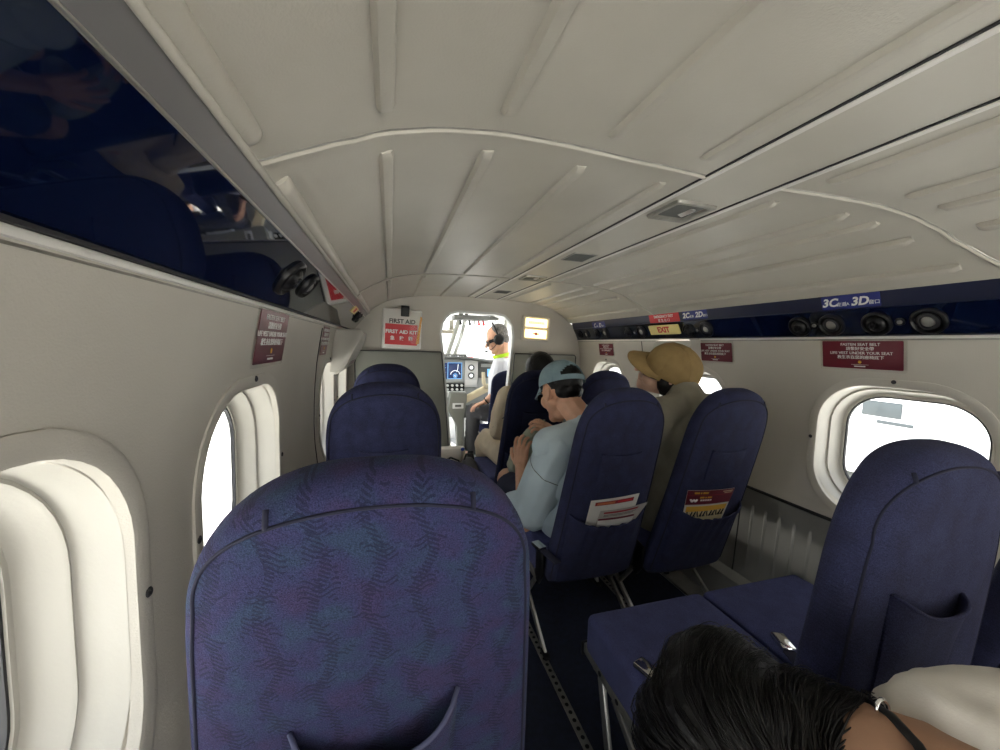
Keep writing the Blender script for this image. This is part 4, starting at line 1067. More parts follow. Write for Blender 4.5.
# sunglasses pushed down the nose
def glasses(hm, par, dy=0, dz=0, m=None, big=1.0):
    org = par.location+(par.parent.location if par.parent else V()); t = lambda p: hm @ V(p)-V(org)
    bm = bmesh.new()
    bm_tube(bm, [t((-.074,-.005,.012+dz)), t((-.072,.06+dy,.012+dz)), t((-.062,.092+dy,.010+dz)), t((0,.106+dy,.012+dz)), t((.062,.092+dy,.010+dz)), t((.072,.06+dy,.012+dz)), t((.074,-.005,.012+dz))], .0025, 8)
    f = obj('spectacle_frame', bm, M['black'], par, True)
    for s in (-1,1):
        bm = bmesh.new(); c = V((s*.034,.099+dy,.0+dz)); rings = []
        for off in (-.0015,.0015):
            rings.append([t((c.x+a*big, c.y+off-.35*abs(a*0+c.x+a)*.0-(.006 if s*a > .012 else 0), c.z+b*big)) for a, b in rrect(.052,.036,.014,4)])
        bm_loft(bm, rings); obj('lens', bm, m or M['lens'], par, True, 40)
gl = worn('sunglasses', man, hm @ V((0,.10,0))); glasses(hm, gl)
cp = worn('baseball_cap', man, hm @ V((0,0,.06))); cap_parts(hm, cp, M['bcap'], opening=True, droop=.25)
# sage green cloth bag held in both hands
bg = empty('cloth_bag', (.63,1.68,.60), 'sage green cloth bag held up in the hands of the person in the teal cap', 'bag')
part('bag_body', path_prims([((.690,1.655,.775),.018),((.66,1.665,.73),.032),((.615,1.69,.64),.045),((.600,1.71,.56),.045)])+[('c',(.68,1.68,.60),.04,(.58,1.685,.575),.035)], M['olive'], bg, .005, 5, .005, 22, (-.3,.2,-.9))
bm = bmesh.new(); bm_tube(bm, [V(p)-bg.location for p in ((.712,1.640,.800),(.69,1.632,.785),(.655,1.628,.738),(.60,1.640,.655),(.57,1.655,.58))], [.006,.008,.008,.008,.006], 8, flat=.4); obj('strap', bm, M['olive'], bg, True)

# --- person in the tan cap, seat 2D
wo = (1.168,1.30,.385)
wom = person('person', wo, 'person in a tan baseball cap and khaki top looking left by the right wall')
hm2 = head_matrix((1.132,1.325,1.050), (-.80,.46,.26), (.04,-.70,.70), 1.08)
nb2 = (1.160,1.25,.965)
bp = head_prims(hm2, nb2, .052)
bp += path_prims([((1.168,1.30,.47),.13),((1.168,1.23,.62),.12),((1.165,1.20,.78),.115),((1.155,1.235,.90),.07)])
bp += path_prims([((1.02,1.225,.865),.05),((1.035,1.34,.62),.04)])+path_prims([((1.035,1.34,.62),.04),((1.05,1.52,.56),.027)])+hand_prims((1.05,1.52,.56), (.3,.9,-.1), (.2,0,-1), -1, (.4,.5,.4), .9)
bp += path_prims([((1.315,1.225,.865),.05),((1.335,1.33,.62),.04)])+path_prims([((1.335,1.33,.62),.04),((1.26,1.52,.56),.027)])+hand_prims((1.26,1.52,.56), (-.3,.9,-.1), (-.2,0,-1), 1, (.4,.5,.4), .9)
for sx in (1.09,1.25): bp += path_prims([((sx,1.34,.47),.085),((sx,1.72,.48),.055)])+path_prims([((sx,1.72,.47),.053),((sx,1.70,.10),.036)])+[('c',(sx,1.69,.055),.033,(sx,1.82,.042),.028)]
part('body', bp, M['skin_f'], wom, .005, 4)
eyes(hm2, wom, wo)
hr = [('e', hm2 @ V((0,-.02,.025)), (.083,.098,.090), hm2.to_3x3().normalized())]+path_prims([(hm2 @ V((-.066,.004,-.004)),.032),(hm2 @ V((-.062,-.010,-.03)),.030)])+path_prims([(hm2 @ V((.066,.004,-.004)),.032),(hm2 @ V((.062,-.010,-.03)),.030)])+path_prims([(hm2 @ V((0,-.070,.0)),.040),(hm2 @ V((0,-.065,-.07)),.040)])+path_prims([(hm2 @ V((-.045,-.05,-.02)),.034),(hm2 @ V((-.045,-.05,-.04)),.032)])+path_prims([(hm2 @ V((.045,-.05,-.02)),.034),(hm2 @ V((.045,-.05,-.04)),.032)])
part('hair', hr, M['hair'], wom, .005, 3, .003, 55, (0,0,1))
tp = path_prims([((1.168,1.31,.45),.145),((1.168,1.235,.62),.14),((1.165,1.205,.80),.132),((1.158,1.225,.90),.10),((1.155,1.245,.960),.072)])
tp += [('c',(1.10,1.215,.915),.068,(1.03,1.225,.89),.072),('c',(1.22,1.215,.915),.068,(1.305,1.225,.89),.072)]+path_prims([((1.025,1.225,.86),.07),((1.03,1.33,.64),.064)])+path_prims([((1.31,1.225,.86),.07),((1.335,1.32,.65),.066)])
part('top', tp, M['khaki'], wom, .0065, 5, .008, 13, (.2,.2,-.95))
part('trousers', path_prims([((1.168,1.31,.47),.14),((1.09,1.40,.475),.098),((1.09,1.70,.485),.072)])+path_prims([((1.168,1.31,.47),.14),((1.25,1.40,.475),.098),((1.25,1.70,.485),.072)])+path_prims([((1.09,1.715,.47),.070),((1.09,1.70,.16),.058)])+path_prims([((1.25,1.715,.47),.070),((1.25,1.70,.16),.058)]), M['denim'], wom, .008, 4)
for sx in (1.09,1.25): part('shoe', [('c',(sx,1.68,.045),.036,(sx,1.83,.038),.030),('c',(sx,1.69,.08),.036,(sx,1.71,.05),.036)], M['black'], wom, .007, 4)
gl = worn('spectacles', wom, hm2 @ V((0,.10,0))); glasses(hm2, gl, m=M['glass'])
cp = worn('baseball_cap', wom, hm2 @ V((0,0,.06))); cap_parts(hm2, cp, M['tcap'], droop=.05)

# --- person in beige, front row 1C
fo = (.80,2.16,.385)
fr = person('person', fo, 'person in beige clothes in the front row aisle seat, dark hair above it')
hm3 = head_matrix((.865,2.10,.985), (.05,1,-.1), (0,0,1), 1.0)
bp = head_prims(hm3, (.845,2.06,.865), .056)
bp += path_prims([((.80,2.15,.47),.13),((.80,2.09,.62),.13),((.82,2.06,.78),.115),((.84,2.06,.85),.07)])
SLh, ELh, WRh = V((.685,2.09,.835)), V((.665,2.21,.63)), V((.70,2.42,.55))
bp += path_prims([(SLh,.05),(ELh,.042)])+path_prims([(ELh,.040),(WRh,.027)])+hand_prims(WRh, (.2,.9,-.1), (.1,0,-1), 1, (.4,.5,.4))
bp += path_prims([((.975,2.09,.80),.05),((.99,2.22,.60),.042)])+path_prims([((.99,2.22,.60),.04),((.90,2.42,.56),.027)])+hand_prims((.90,2.42,.56), (-.2,.9,-.1), (-.1,0,-1), -1, (.4,.5,.4))
for x0, x1 in ((.72,.665),(.88,.88)): bp += path_prims([((x0,2.19,.47),.08),((x1,2.53,.49),.055)])+path_prims([((x1,2.53,.48),.053),((x1-.01,2.52,.10),.036)])+[('c',(x1-.01,2.50,.055),.033,(x1-.02,2.65,.042),.028)]
part('body', bp, M['skin'], fr, .0055, 4); eyes(hm3, fr, fo); hair_cap(hm3, fr, M['hair'], grow=.012)
js = path_prims([((.80,2.16,.45),.145),((.80,2.10,.62),.145),((.82,2.065,.76),.13),((.84,2.065,.83),.085)])+[('c',(.76,2.07,.81),.075,(.695,2.09,.82),.080),('c',(.90,2.07,.81),.075,(.97,2.09,.80),.076)]
js += path_prims([(SLh,.082),((.668,2.14,.74),.080),(ELh,.070)])+path_prims([(ELh,.068),(ELh.lerp(WRh,.85),.046)])+path_prims([((.975,2.09,.80),.075),((.99,2.22,.60),.065)])+path_prims([((.99,2.22,.60),.06),((.915,2.39,.565),.045)])
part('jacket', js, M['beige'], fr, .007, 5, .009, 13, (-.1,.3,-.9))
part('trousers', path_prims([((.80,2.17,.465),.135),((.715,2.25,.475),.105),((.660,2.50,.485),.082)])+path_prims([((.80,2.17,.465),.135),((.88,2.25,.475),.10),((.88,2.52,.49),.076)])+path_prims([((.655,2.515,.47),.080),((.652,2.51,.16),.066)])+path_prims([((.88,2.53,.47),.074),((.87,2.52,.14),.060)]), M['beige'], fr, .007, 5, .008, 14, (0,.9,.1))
for sx in (.655,.87): part('shoe', [('c',(sx,2.48,.048),.038,(sx-.01,2.65,.040),.032),('c',(sx,2.50,.09),.036,(sx,2.52,.05),.038)], M['darkgrey'], fr, .007, 4)
tube('bag_strap', [V(p)-V(fo) for p in ((.606,2.165,.650),(.612,2.135,.680),(.632,2.095,.712),(.66,2.05,.75),(.70,2.00,.79))], .008, M['black'], fr, 8, flat=.5)
# bags in the aisle by the doorway
bg = empty('tote_bag', (.39,2.52,.012), 'white tote bag with a dark curved handle on the aisle floor by the cockpit doorway', 'bag')
bm = bmesh.new()
rings = [[V((a*k_, b*k_*q, z)) for a, b in rrect(.235,.15,.04,5)] for z, k_, q in ((.0,.92,1),(.02,1,1),(.25,1.0,.95),(.40,.97,.75),(.43,.90,.55))]
bm_loft(bm, rings)
for v in bm.verts: v.co += V((noise.noise(v.co*9),noise.noise(v.co*9+V((3,1,7))),0))*.012
obj('bag_body', bm, M['knit'], bg, True, 50)
bm = bmesh.new(); bm_tube(bm, [(-.075,-.07,.30),(-.055,-.085,.36),(0,-.088,.385),(.055,-.085,.36),(.075,-.07,.30)], .010, 8, flat=.5); obj('bag_handle', bm, M['black'], bg, True)
bm = bmesh.new(); bm_ell(bm, (.088,-.045,.425), (.014,.014,.012)); obj('bag_toggle', bm, mat('blue_toggle',(.02,.08,.45),.4), bg, True)
bg = empty('backpack', (.590,2.36,.012), 'small dark grey backpack beside the beige trouser leg in the aisle', 'bag'); bg.location = (.555,2.36,.012)
bm = bmesh.new(); rings = [[V((a*k_, b*k_, z)) for a, b in rrect(.125,.16,.045,5)] for z, k_ in ((0,.9),(.03,1),(.26,1.0),(.36,.88),(.41,.62),(.43,.25))]; bm_loft(bm, rings); obj('bag_body', bm, M['darkgrey'], bg, True, 60)
bm = bmesh.new(); bm_box(bm, (0,-.083,.13), (.09,.02,.14), None, .008); obj('front_pocket', bm, M['darkgrey'], bg, True, 40)
bm = bmesh.new(); bm_tube(bm, [(-.03,0,.42),(-.02,0,.455),(.02,0,.455),(.03,0,.42)], .006, 8); obj('top_handle', bm, M['black'], bg, True)
bg.location = (.478,2.26,.012)

# --- pilot
po = (1.03,3.36,.47)
pil = person('person', po, 'pilot in a white shirt with headset and dark sunglasses, turned sideways in the cockpit doorway')
hm4 = head_matrix((.955,3.36,1.205), (-.86,.20,-.40), (-.3,.05,.9), 1.10)
SH, EL, WR = V((.985,3.33,.975)), V((.925,3.30,.700)), V((.845,3.335,.625))
bp = head_prims(hm4, (1.005,3.37,1.05), .056)
bp += path_prims([((1.04,3.38,.52),.13),((1.04,3.38,.70),.135),((1.03,3.38,.88),.125),((1.01,3.375,1.0),.075)])
bp += path_prims([(SH,.055),(EL,.042)])+path_prims([(EL,.041),(WR,.027)])+hand_prims(WR, (-.85,.25,-.35), (.0,.1,-1), -1, (.25,.4,.3), 1.0, .12)
bp += path_prims([((1.17,3.42,.95),.055),((1.20,3.50,.70),.042)])+path_prims([((1.20,3.50,.70),.04),((1.08,3.64,.66),.027)])+hand_prims((1.08,3.64,.66), (-.3,.9,0), (0,0,-1), -1, (.4,.5,.4))
for a, b in (((.98,3.40,.51),(.775,3.50,.515)),((1.12,3.42,.51),(1.08,3.80,.53))): bp += path_prims([(a,.085),(b,.06)])+path_prims([(b,.055),((b[0]-.005,b[1]+.08,.12),.036)])+[('c',(b[0]-.005,b[1]+.07,.055),.033,(b[0]-.03,b[1]+.19,.042),.028)]
part('body', bp, M['skin'], pil, .0034, 4); part('hair', [('e', hm4 @ V((0,-.030,.046)), (.082,.090,.088), hm4.to_3x3().normalized()), ('e', hm4 @ V((0,-.055,-.015)), (.068,.050,.058), hm4.to_3x3().normalized())], M['ghair'], pil, .005, 2, .0022, 60)
part('shirt', path_prims([((1.04,3.385,.52),.14),((1.04,3.385,.72),.148),((1.03,3.385,.88),.138),((1.012,3.38,.985),.085)])+path_prims([((1.0,3.37,.97),.075),(SH,.072),((.945,3.305,.80),.066),((.928,3.302,.735),.060)])+path_prims([((1.08,3.39,.96),.075),((1.17,3.42,.94),.072),((1.20,3.48,.75),.062)]), M['shirt'], pil, .006, 5, .006, 14, (0,0,1))
u, v = frame_of(V((-.25,.05,1))); bm = bmesh.new(); bm_tube(bm, [V((1.0,3.365,1.055))+u*.068*cos(2*pi*q/24)+v*.068*sin(2*pi*q/24)-V(po) for q in range(24)], .017, 8, closed=True); obj('lime_collar', bm, M['lime'], pil, True)
part('trousers', path_prims([((1.04,3.39,.50),.14),((.95,3.42,.505),.10),((.785,3.50,.515),.074)])+path_prims([((1.04,3.39,.50),.14),((1.12,3.46,.505),.10),((1.08,3.79,.53),.076)])+path_prims([((.775,3.505,.50),.072),((.77,3.58,.15),.060)])+path_prims([((1.08,3.81,.50),.070),((1.075,3.88,.15),.058)]), M['darkgrey'], pil, .007, 5, .005, 16)
for b in ((.775,3.50),(1.08,3.80)): part('shoe', [('c',(b[0]-.005,b[1]+.06,.05),.036,(b[0]-.03,b[1]+.20,.040),.030),('c',(b[0]-.005,b[1]+.07,.09),.034,(b[0]-.005,b[1]+.09,.05),.036)], M['black'], pil, .007, 4)
bm = bmesh.new(); d_ = (EL-WR).normalized(); c = WR+d_*.02; u, v = frame_of(d_); bm_tube(bm, [c+u*.032*cos(2*pi*q/20)+v*.032*sin(2*pi*q/20)-V(po) for q in range(20)], .006, 8, closed=True); obj('wristwatch', bm, M['black'], pil, True)
gl = worn('sunglasses', pil, hm4 @ V((0,.10,0))); glasses(hm4, gl, big=1.3)
bm = bmesh.new(); t = lambda p: hm4 @ V(p)-gl.location-pil.location
bm_loft(bm, [[t((s_*.080,y_,z_)) for z_ in (-.006,.020)]+[t((s_*.084,y_,z_)) for z_ in (.020,-.006)] for s_, y_ in ((1,.0),(1,.075))]); bm_loft(bm, [[t((s_*.080,y_,z_)) for z_ in (-.006,.020)]+[t((s_*.084,y_,z_)) for z_ in (.020,-.006)] for s_, y_ in ((-1,.0),(-1,.075))]); obj('temple', bm, M['black'], gl)['kind'] = 'stuff'
hs = worn('headset', pil, hm4 @ V((0,0,.12))); HO = hs.location+pil.location; t = lambda p: hm4 @ V(p)-HO
bm = bmesh.new(); bm_tube(bm, [t((.094*cos(a), -.015, .03+.110*sin(a))) for a in [pi*k_/20 for k_ in range(21)]], .014, 8, flat=.6); obj('headband', bm, M['black'], hs, True)
for s in (-1,1):
    lathe('ear_cup', [(.036,0),(.050,.006),(.050,.024),(.040,.038),(.022,.043),(0,.043)], Matrix.Translation(-HO) @ basis(hm4 @ V((s*.080,-.008,-.004)), hm4.to_3x3() @ V((0,1,0)), hm4.to_3x3() @ V((s,0,0))), M['black'], hs, 22)
bm = bmesh.new(); bm_tube(bm, [t((-.100,.01,-.02)), t((-.090,.06,-.05)), t((-.05,.11,-.062)), t((-.015,.125,-.058))], [.004,.003,.003,.004], 6); obj('microphone_boom', bm, M['black'], hs, True)
bm = bmesh.new(); bm_ell(bm, t((-.012,.126,-.057)), (.012,.010,.010)); obj('microphone', bm, M['black'], hs, True)
# pilot seat
ps = empty('pilot_seat', (1.05,3.34,0), 'dark blue pilot seat just visible behind the doorway post', 'seat')
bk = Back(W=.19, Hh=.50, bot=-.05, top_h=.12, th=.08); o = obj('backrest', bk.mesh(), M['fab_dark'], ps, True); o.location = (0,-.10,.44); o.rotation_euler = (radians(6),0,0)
c = obj('seat_cushion', cushion_bm(.19,.40,.27,.36), M['seat'], ps, True, 50); c.location = (0,-.10,0)
box('pedestal', (0,.10,.14), (.20,.26,.26), M['dpanel'], ps, .01)
# --- person leaning over into the aisle, seat 4C
seat((SX_C,-.33,0), 'navy seat under the dark haired person leaning into the aisle', 15, M['fab'])
lo_ = (.765,-.20,.385)
lw = person('person', lo_, 'person with long black hair and cream white top, bent over into the aisle')
hc = V((.390,.292,.696))
hm5 = head_matrix(hc, (-.10,.45,-.85), (-.85,.25,.12), 1.0)
bp = head_prims(hm5, (.455,.212,.745), .050)
bp += path_prims([((.450,.212,.752),.054),((.500,.150,.745),.068),((.62,.06,.69),.095),((.76,-.18,.49),.125)])
bp += path_prims([((.655,.145,.690),.052),((.62,.19,.47),.040)])+path_prims([((.62,.19,.47),.038),((.56,.20,.30),.026)])+hand_prims((.56,.20,.30), (-.3,.2,-.9), (-.8,0,.1), -1, (.3,.5,.4), .9)
bp += path_prims([((.515,.02,.63),.050),((.44,.06,.42),.040)])+path_prims([((.44,.06,.42),.038),((.47,.15,.26),.026)])+hand_prims((.47,.15,.26), (.2,.3,-.9), (.8,0,.1), 1, (.3,.5,.4), .9)
for x0, x1 in ((.70,.69),(.84,.84)): bp += path_prims([((x0,-.17,.47),.085),((x1,.16,.46),.055)])+path_prims([((x1,.165,.45),.053),((x1,.12,.10),.034)])+[('c',(x1,.10,.052),.031,(x1,.22,.042),.026)]
part('body', bp, M['skin_d'], lw, .0045, 4); eyes(hm5, lw, lo_)
tp = path_prims([((.556,.180,.754),.084),((.63,.11,.733),.118),((.70,-.04,.64),.145),((.765,-.19,.48),.142)])
tp += [('c',(.60,.16,.725),.080,(.665,.16,.700),.074),('c',(.57,.06,.67),.08,(.535,.02,.64),.066)]
part('top', tp, M['knit'], lw, .005, 7, .008, 17, (.75,-.5,-.25))
part('trousers', path_prims([((.765,-.19,.47),.138),((.70,-.08,.472),.098),((.69,.15,.465),.072)])+path_prims([((.765,-.19,.47),.138),((.835,-.08,.472),.098),((.84,.15,.465),.072)])+path_prims([((.69,.165,.45),.070),((.69,.12,.15),.058)])+path_prims([((.84,.165,.45),.070),((.84,.12,.15),.058)]), M['denim'], lw, .008, 4)
for x1 in (.69,.84): part('shoe', [('c',(x1,.09,.045),.034,(x1,.23,.038),.029),('c',(x1,.10,.08),.034,(x1,.12,.05),.034)], M['white'], lw, .007, 4)
# black cord with a small ring at the nape
k0 = V((.445,.225,.800)); 
bm = bmesh.new(); bm_tube(bm, [V(p)-V(lo_) for p in ((.488,.258,.765),(.475,.236,.793),(.462,.212,.806),(.448,.186,.808),(.432,.160,.800),(.425,.135,.780))], [.0045,.005,.005,.005,.005,.0045], 8, flat=.6); obj('neck_cord', bm, M['black'], lw, True)
bm = bmesh.new(); c = V((.466,.220,.803)); bm_tube(bm, [c+V((.008*cos(a),.002*sin(a),.008*sin(a)))-V(lo_) for a in [2*pi*q/16 for q in range(16)]], .002, 6, closed=True); obj('cord_ring', bm, M['chrome'], lw, True)
# hair: solid mass and combed strands from the crown
R5 = hm5.to_3x3()
hb = [('e', hm5 @ V((0,-.014,.034)), (.082,.100,.092), R5), ('c', hm5 @ V((.0,-.02,.02)), .080, (.455,.268,.708), .050), ('c', (.41,.295,.735), .060, (.505,.262,.700), .036), ('c', (.455,.262,.715), .056, (.500,.225,.735), .048), ('c', (.47,.268,.708), .050, (.500,.240,.630), .036), ('c', (.41,.285,.732), .062, (.446,.240,.744), .056), ('c', (.372,.318,.752), .066, (.46,.295,.715), .046)]
hair_me = blob(hb, .005, 4, lo_, .0035, 40, (.8,-.1,-.15))
from mathutils.bvhtree import BVHTree
bmh = bmesh.new(); bmh.from_mesh(hair_me); tree = BVHTree.FromBMesh(bmh)
crown = hc-V(lo_)+V((-.040,-.045,.050))
loc0, n0, _, _ = tree.find_nearest(crown)
u0, v0 = frame_of(n0); rs = random.Random(5)
for clump in range(110):
    th = 2*pi*clump/110+rs.uniform(-.08,.08); r_start = rs.uniform(.002,.014)
    for s_ in range(6):
        t2 = th+rs.uniform(-.06,.06); d = (u0*cos(t2)+v0*sin(t2)); p = loc0+d*(r_start+rs.uniform(0,.03)); pts = []; rr = []
        flow = V((.92,.05,-.16)); N = rs.randint(15,21); lift = rs.uniform(.0003,.0022) if clump % 4 else rs.uniform(.002,.0065)
        for j in range(N):
            q, nn, _, _ = tree.find_nearest(p)
            if q is None: break
            pts.append(q+nn*(lift+.0022*sin(j*.45+clump))+nn.cross(d)*(.0035*sin(j*.35+clump*1.7))); rr.append(.0011*(1-.75*j/N))
            w_ = min(1,j/9.); d = (d*(1-.20*w_)+flow*.20*w_); d = (d-nn*d.dot(nn)).normalized()
            p = q+d*.0105
        b3 = bmesh.new(); bm_tube(b3, pts, rr, 5); me3 = bpy.data.meshes.new('x'); b3.to_mesh(me3); b3.free(); bmh.from_mesh(me3); bpy.data.meshes.remove(me3)
o = obj('hair', bmh, M['hair'], lw, True, recalc=False)
for p_ in (): pass

# --- white service truck outside the right window
e = empty('service_truck', (10.4,5.6,-1.5), 'white vehicle with a grey window panel outside the nearest right window', 'truck')
box('body', (0,0,1.22), (2.2,9.0,2.1), M['extwall'], e, .12, seg=3)
box('side_window', (-1.105,-.70,1.59), (.02,.62,.30), M['extgrey'], e, .02); box('sign_strip', (-1.105,-.92,1.34), (.02,.55,.07), M['extgrey'], e, .01)
box('side_rail', (-1.11,0,1.9), (.03,8.8,.03), M['panel'], e, .008)
for yy in (-1.4,1.4):
    for xx in (-.95,.95):
        bm = bmesh.new(); mx = basis((xx,yy,.42),(0,1,0),(1,0,0)) @ Matrix.Translation((0,0,-.12)); bm_lathe(bm, [(.22,0),(.40,.0),(.42,.03),(.42,.21),(.40,.24),(.22,.24)], mx, 28); obj('wheel', bm, M['rubber'], e, True, 40)
# ------------------------------------------------------------------ papers in the seat pockets
def back_mx(loc, recl): return Matrix.Translation(V(loc)+V((0,0,.40))) @ Euler((radians(recl),0,0)).to_matrix().to_4x4()
MC, MD = back_mx((SX_C,1.275,0),16), back_mx((SX_D,1.235,0),16)
def leaf(mx, quad, y, name, label, cat, m, curl=.0, grp=None):
    """paper with corners quad = [(x,z)...] (top-left, top-right, bottom-right, bottom-left), gently bowed"""
    c = mx @ V((sum(q[0] for q in quad)/4, y, sum(q[1] for q in quad)/4)); e = empty(name, c, label, cat, grp); inv = Matrix.Translation(-c) @ mx
    n = 14; A, B = [], []; bm = bmesh.new()
    tl, tr, br, bl = [V((a,0,b)) for a, b in quad]
    def at(f, g, d=0):
        p = (tl*(1-f)+tr*f)*(1-g)+(bl*(1-f)+br*f)*g; return inv @ V((p.x, y-d-curl*sin(pi*f)*(1-g*.5)-curl*.6*(1-g)*f, p.z))
    for j in range(7):
        A.append([bm.verts.new(at(i/n, j/6, .0012)) for i in range(n+1)]); B.append([bm.verts.new(at(i/n, j/6, 0)) for i in range(n+1)])
    for j in range(6):
        for i in range(n):
            bm.faces.new((A[j][i],A[j][i+1],A[j+1][i+1],A[j+1][i])); bm.faces.new((B[j][i],B[j+1][i],B[j+1][i+1],B[j][i+1]))
    for i in range(n): bm.faces.new((A[0][i],B[0][i],B[0][i+1],A[0][i+1])); bm.faces.new((A[6][i],A[6][i+1],B[6][i+1],B[6][i]))
    for j in range(6): bm.faces.new((A[j][0],A[j+1][0],B[j+1][0],B[j][0])); bm.faces.new((A[j][n],B[j][n],B[j+1][n],A[j+1][n]))
    obj('sheet', bm, m, e, True, 40)
    def patch(nm, f0, f1, g0, g1, mm, d=.0018, k=10):
        b = bmesh.new(); P = [[b.verts.new(at(f0+(f1-f0)*i/k, g, d)) for i in range(k+1)] for g in (g0, g1)]; Q = [[b.verts.new(at(f0+(f1-f0)*i/k, g, d-.0006)) for i in range(k+1)] for g in (g0, g1)]
        for i in range(k):
            b.faces.new((P[0][i],P[0][i+1],P[1][i+1],P[1][i])); b.faces.new((Q[0][i],Q[1][i],Q[1][i+1],Q[0][i+1]))
            b.faces.new((P[0][i],Q[0][i],Q[0][i+1],P[0][i+1])); b.faces.new((P[1][i],P[1][i+1],Q[1][i+1],Q[1][i]))
        b.faces.new((P[0][0],P[1][0],Q[1][0],Q[0][0])); b.faces.new((P[0][k],Q[0][k],Q[1][k],P[1][k]))
        return obj(nm, b, mm, e)
    return e, patch, at
e, patch, at = leaf(MC, [(-.088,.266),(.100,.280),(.092,.115),(-.092,.115)], -.101, 'leaflet', 'white leaflet with a red header band standing in the left seat pocket', 'leaflet', M['paper'], .004, 'leaflets in the left seat pocket')
patch('header_band', .10, .90, .065, .16, M['dred']); patch('header_print', .14, .50, .085, .14, mat('rust_print',(.55,.16,.06),.5), .0024); patch('header_print', .56, .86, .09, .135, M['red'], .0024)
e, patch, at = leaf(MC, [(-.045,.222),(.140,.246),(.082,.115),(-.062,.115)], -.107, 'leaflet', 'folded greyish leaflet slanting to the right in the left seat pocket', 'leaflet', mat('grey_paper',(.42,.40,.37),.6,var=.08,vscale=30), .008, 'leaflets in the left seat pocket')
patch('header_band', .08, .80, .06, .12, M['dred']); patch('print_lines', .1, .8, .17, .185, M['dpanel']); patch('print_lines', .1, .75, .215, .23, M['dpanel'])
e, patch, at = leaf(MC, [(-.052,.196),(.090,.203),(.082,.120),(-.052,.120)], -.113, 'leaflet', 'small white leaflet with a maroon edge, lowest in the left seat pocket', 'leaflet', M['paper'], .004, 'leaflets in the left seat pocket')
patch('header_band', .0, 1, .01, .11, M['maroon'])
e, patch, at = leaf(MD, [(-.142,.292),(.070,.285),(.064,.120),(-.122,.120)], -.102, 'safety_card', 'maroon topped yellow and cream safety card in the right seat pocket', 'card', M['paper'], .006)
patch('maroon_header', .0, 1, .0, .37, M['maroon'])
patch('header_rule', .02, .98, .125, .135, M['dred'], .0022)
for f0, f1, g0, g1, mm in ((.14,.24,.045,.09,M['gold']),(.26,.29,.05,.09,M['gold']),(.31,.42,.045,.09,M['gold']),(.27,.36,.165,.205,M['gold']),(.38,.41,.17,.205,M['gold']),(.43,.52,.165,.205,M['gold']),(.74,.96,.04,.06,M['cream']),(.78,.95,.085,.10,M['cream'])): patch('header_print', f0, f1, g0, g1, mm, .0024, 3)
b = bmesh.new()
for f, g, f2, g2 in ((.08,.225,.115,.285),(.115,.285,.15,.235),(.15,.235,.185,.285),(.185,.285,.22,.225)):
    bm_tube(b, [at(f,g,.0026), at(f2,g2,.0026)], .0035, 6)
obj('logo_mark', b, M['white'], e)
for k in range(5): patch('header_lettering', .29+k*.05, .33+k*.05, .238, .278, M['white'], .0024, 2)
patch('yellow_band', .04, .96, .42, .56, M['gold']); patch('cream_field', .04, .96, .56, .98, M['cream'])
b = bmesh.new()
for k in range(12):
    f = .09+k*.074; s_ = 1 if k % 3 else -1
    bm_tube(b, [at(f-.018*s_,.70,.0026), at(f,.64,.0026), at(f+.014*s_,.585,.0026)], .0022, 5); bm_tube(b, [at(f,.64,.0026), at(f+.022,.70,.0026)], .002, 5)
    bm_ell(b, at(f+.016*s_,.57,.0026), (.0028,.0012,.0028))
e2 = obj('figure_row', b, M['black'], e, True); e2['kind'] = 'stuff'
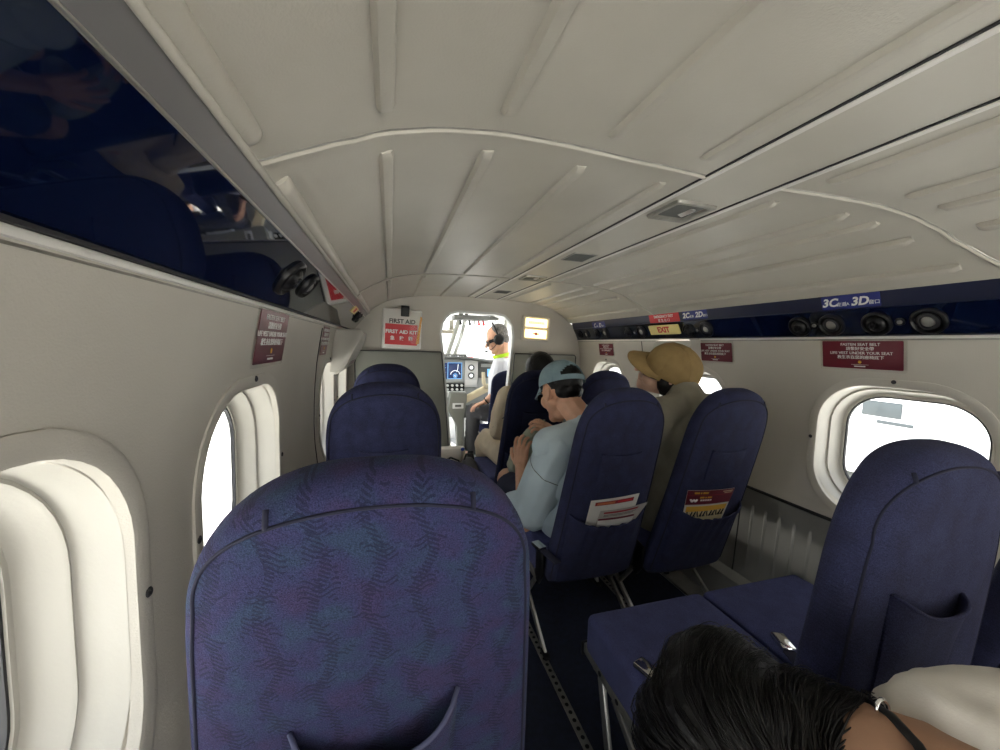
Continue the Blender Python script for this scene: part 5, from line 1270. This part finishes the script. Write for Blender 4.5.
# ------------------------------------------------------------------ world, light, camera
def build_world():
    w = bpy.data.worlds.new('overcast_sky'); SC.world = w; w.use_nodes = True; nt = w.node_tree
    b = nt.nodes['Background']; b.inputs['Strength'].default_value = SKY
    tc = nt.nodes.new('ShaderNodeTexCoord'); sp = nt.nodes.new('ShaderNodeSeparateXYZ'); nt.links.new(tc.outputs['Generated'], sp.inputs[0])
    r = nt.nodes.new('ShaderNodeValToRGB'); r.color_ramp.elements[0].position = .0; r.color_ramp.elements[0].color = (1,.98,.95,1)
    r.color_ramp.elements[1].position = .9; r.color_ramp.elements[1].color = (.82,.90,1.0,1)
    nt.links.new(sp.outputs['Z'], r.inputs['Fac'])
    g = nt.nodes.new('ShaderNodeMapRange'); g.inputs['From Min'].default_value = -1; g.inputs['From Max'].default_value = 1   # haze is brighter on the sun's side
    g.inputs['To Min'].default_value = 1.8; g.inputs['To Max'].default_value = .75
    nt.links.new(sp.outputs['X'], g.inputs['Value'])
    mx = nt.nodes.new('ShaderNodeVectorMath'); mx.operation = 'SCALE'; nt.links.new(r.outputs['Color'], mx.inputs[0]); nt.links.new(g.outputs[0], mx.inputs['Scale']); nt.links.new(mx.outputs[0], b.inputs['Color'])
build_world()
def portal(name, loc, direction, w, h):
    l = bpy.data.lights.new(name, 'AREA'); l.shape = 'RECTANGLE'; l.size = w; l.size_y = h
    o = bpy.data.objects.new(name, l); COL.objects.link(o); o.location = loc
    o.rotation_euler = Vector(direction).to_track_quat('-Z','Y').to_euler(); l.cycles.is_portal = True
for s in (-1, 1):
    for y, w in WIN[s]: portal('window_portal', (side(1.06,s), y, WZ), (-s,0,0), .5, .5)
portal('open_end_portal', (CX-.2, Y0-.05, .8), (0,1,0), 1.5, 1.7)  # tail end cut short and left open to add light from behind
portal('windscreen_portal', (CX, 4.75, 1.4), (0,-1,0), 2.0, 1.6)
CAM_W = None
sl = bpy.data.lights.new('sun', 'SUN'); sl.energy = SUN; sl.angle = .02; sl.color = (1,.95,.87)
so = bpy.data.objects.new('sun', sl); COL.objects.link(so); so.rotation_euler = (radians(-9), radians(-4), 0)
cam = bpy.data.cameras.new('camera'); co = bpy.data.objects.new('camera', cam); COL.objects.link(co)
def cam_setup(f=375., vp=(390,342.5), roll=.026):
    y = Vector(((vp[0]-500)/f, -(vp[1]-375)/f, -1)).normalized()
    q = Vector(((vp[0]+300-500)/f, -(vp[1]+300*roll-375)/f, -1))
    z = q.cross(y).normalized()
    if z.y < 0: z = -z
    x = y.cross(z)
    R = Matrix((x, y, z))            # rows: world axes expressed in the camera frame -> camera to world
    co.matrix_world = Matrix.Translation((0,0,H)) @ R.to_4x4()
    cam.sensor_fit = 'HORIZONTAL'; cam.sensor_width = 36; cam.lens = 36*f/1000; cam.clip_start = .02; cam.clip_end = 500
cam_setup(); SC.camera = co
vs = SC.view_settings; vs.view_transform = 'Standard'; vs.look = 'None'; vs.gamma = 1; vs.use_curve_mapping = False; vs.exposure = EXPO
SC.cycles.use_denoising = True; SC.cycles.max_bounces = 12; SC.cycles.diffuse_bounces = 6; SC.cycles.transparent_max_bounces = 16
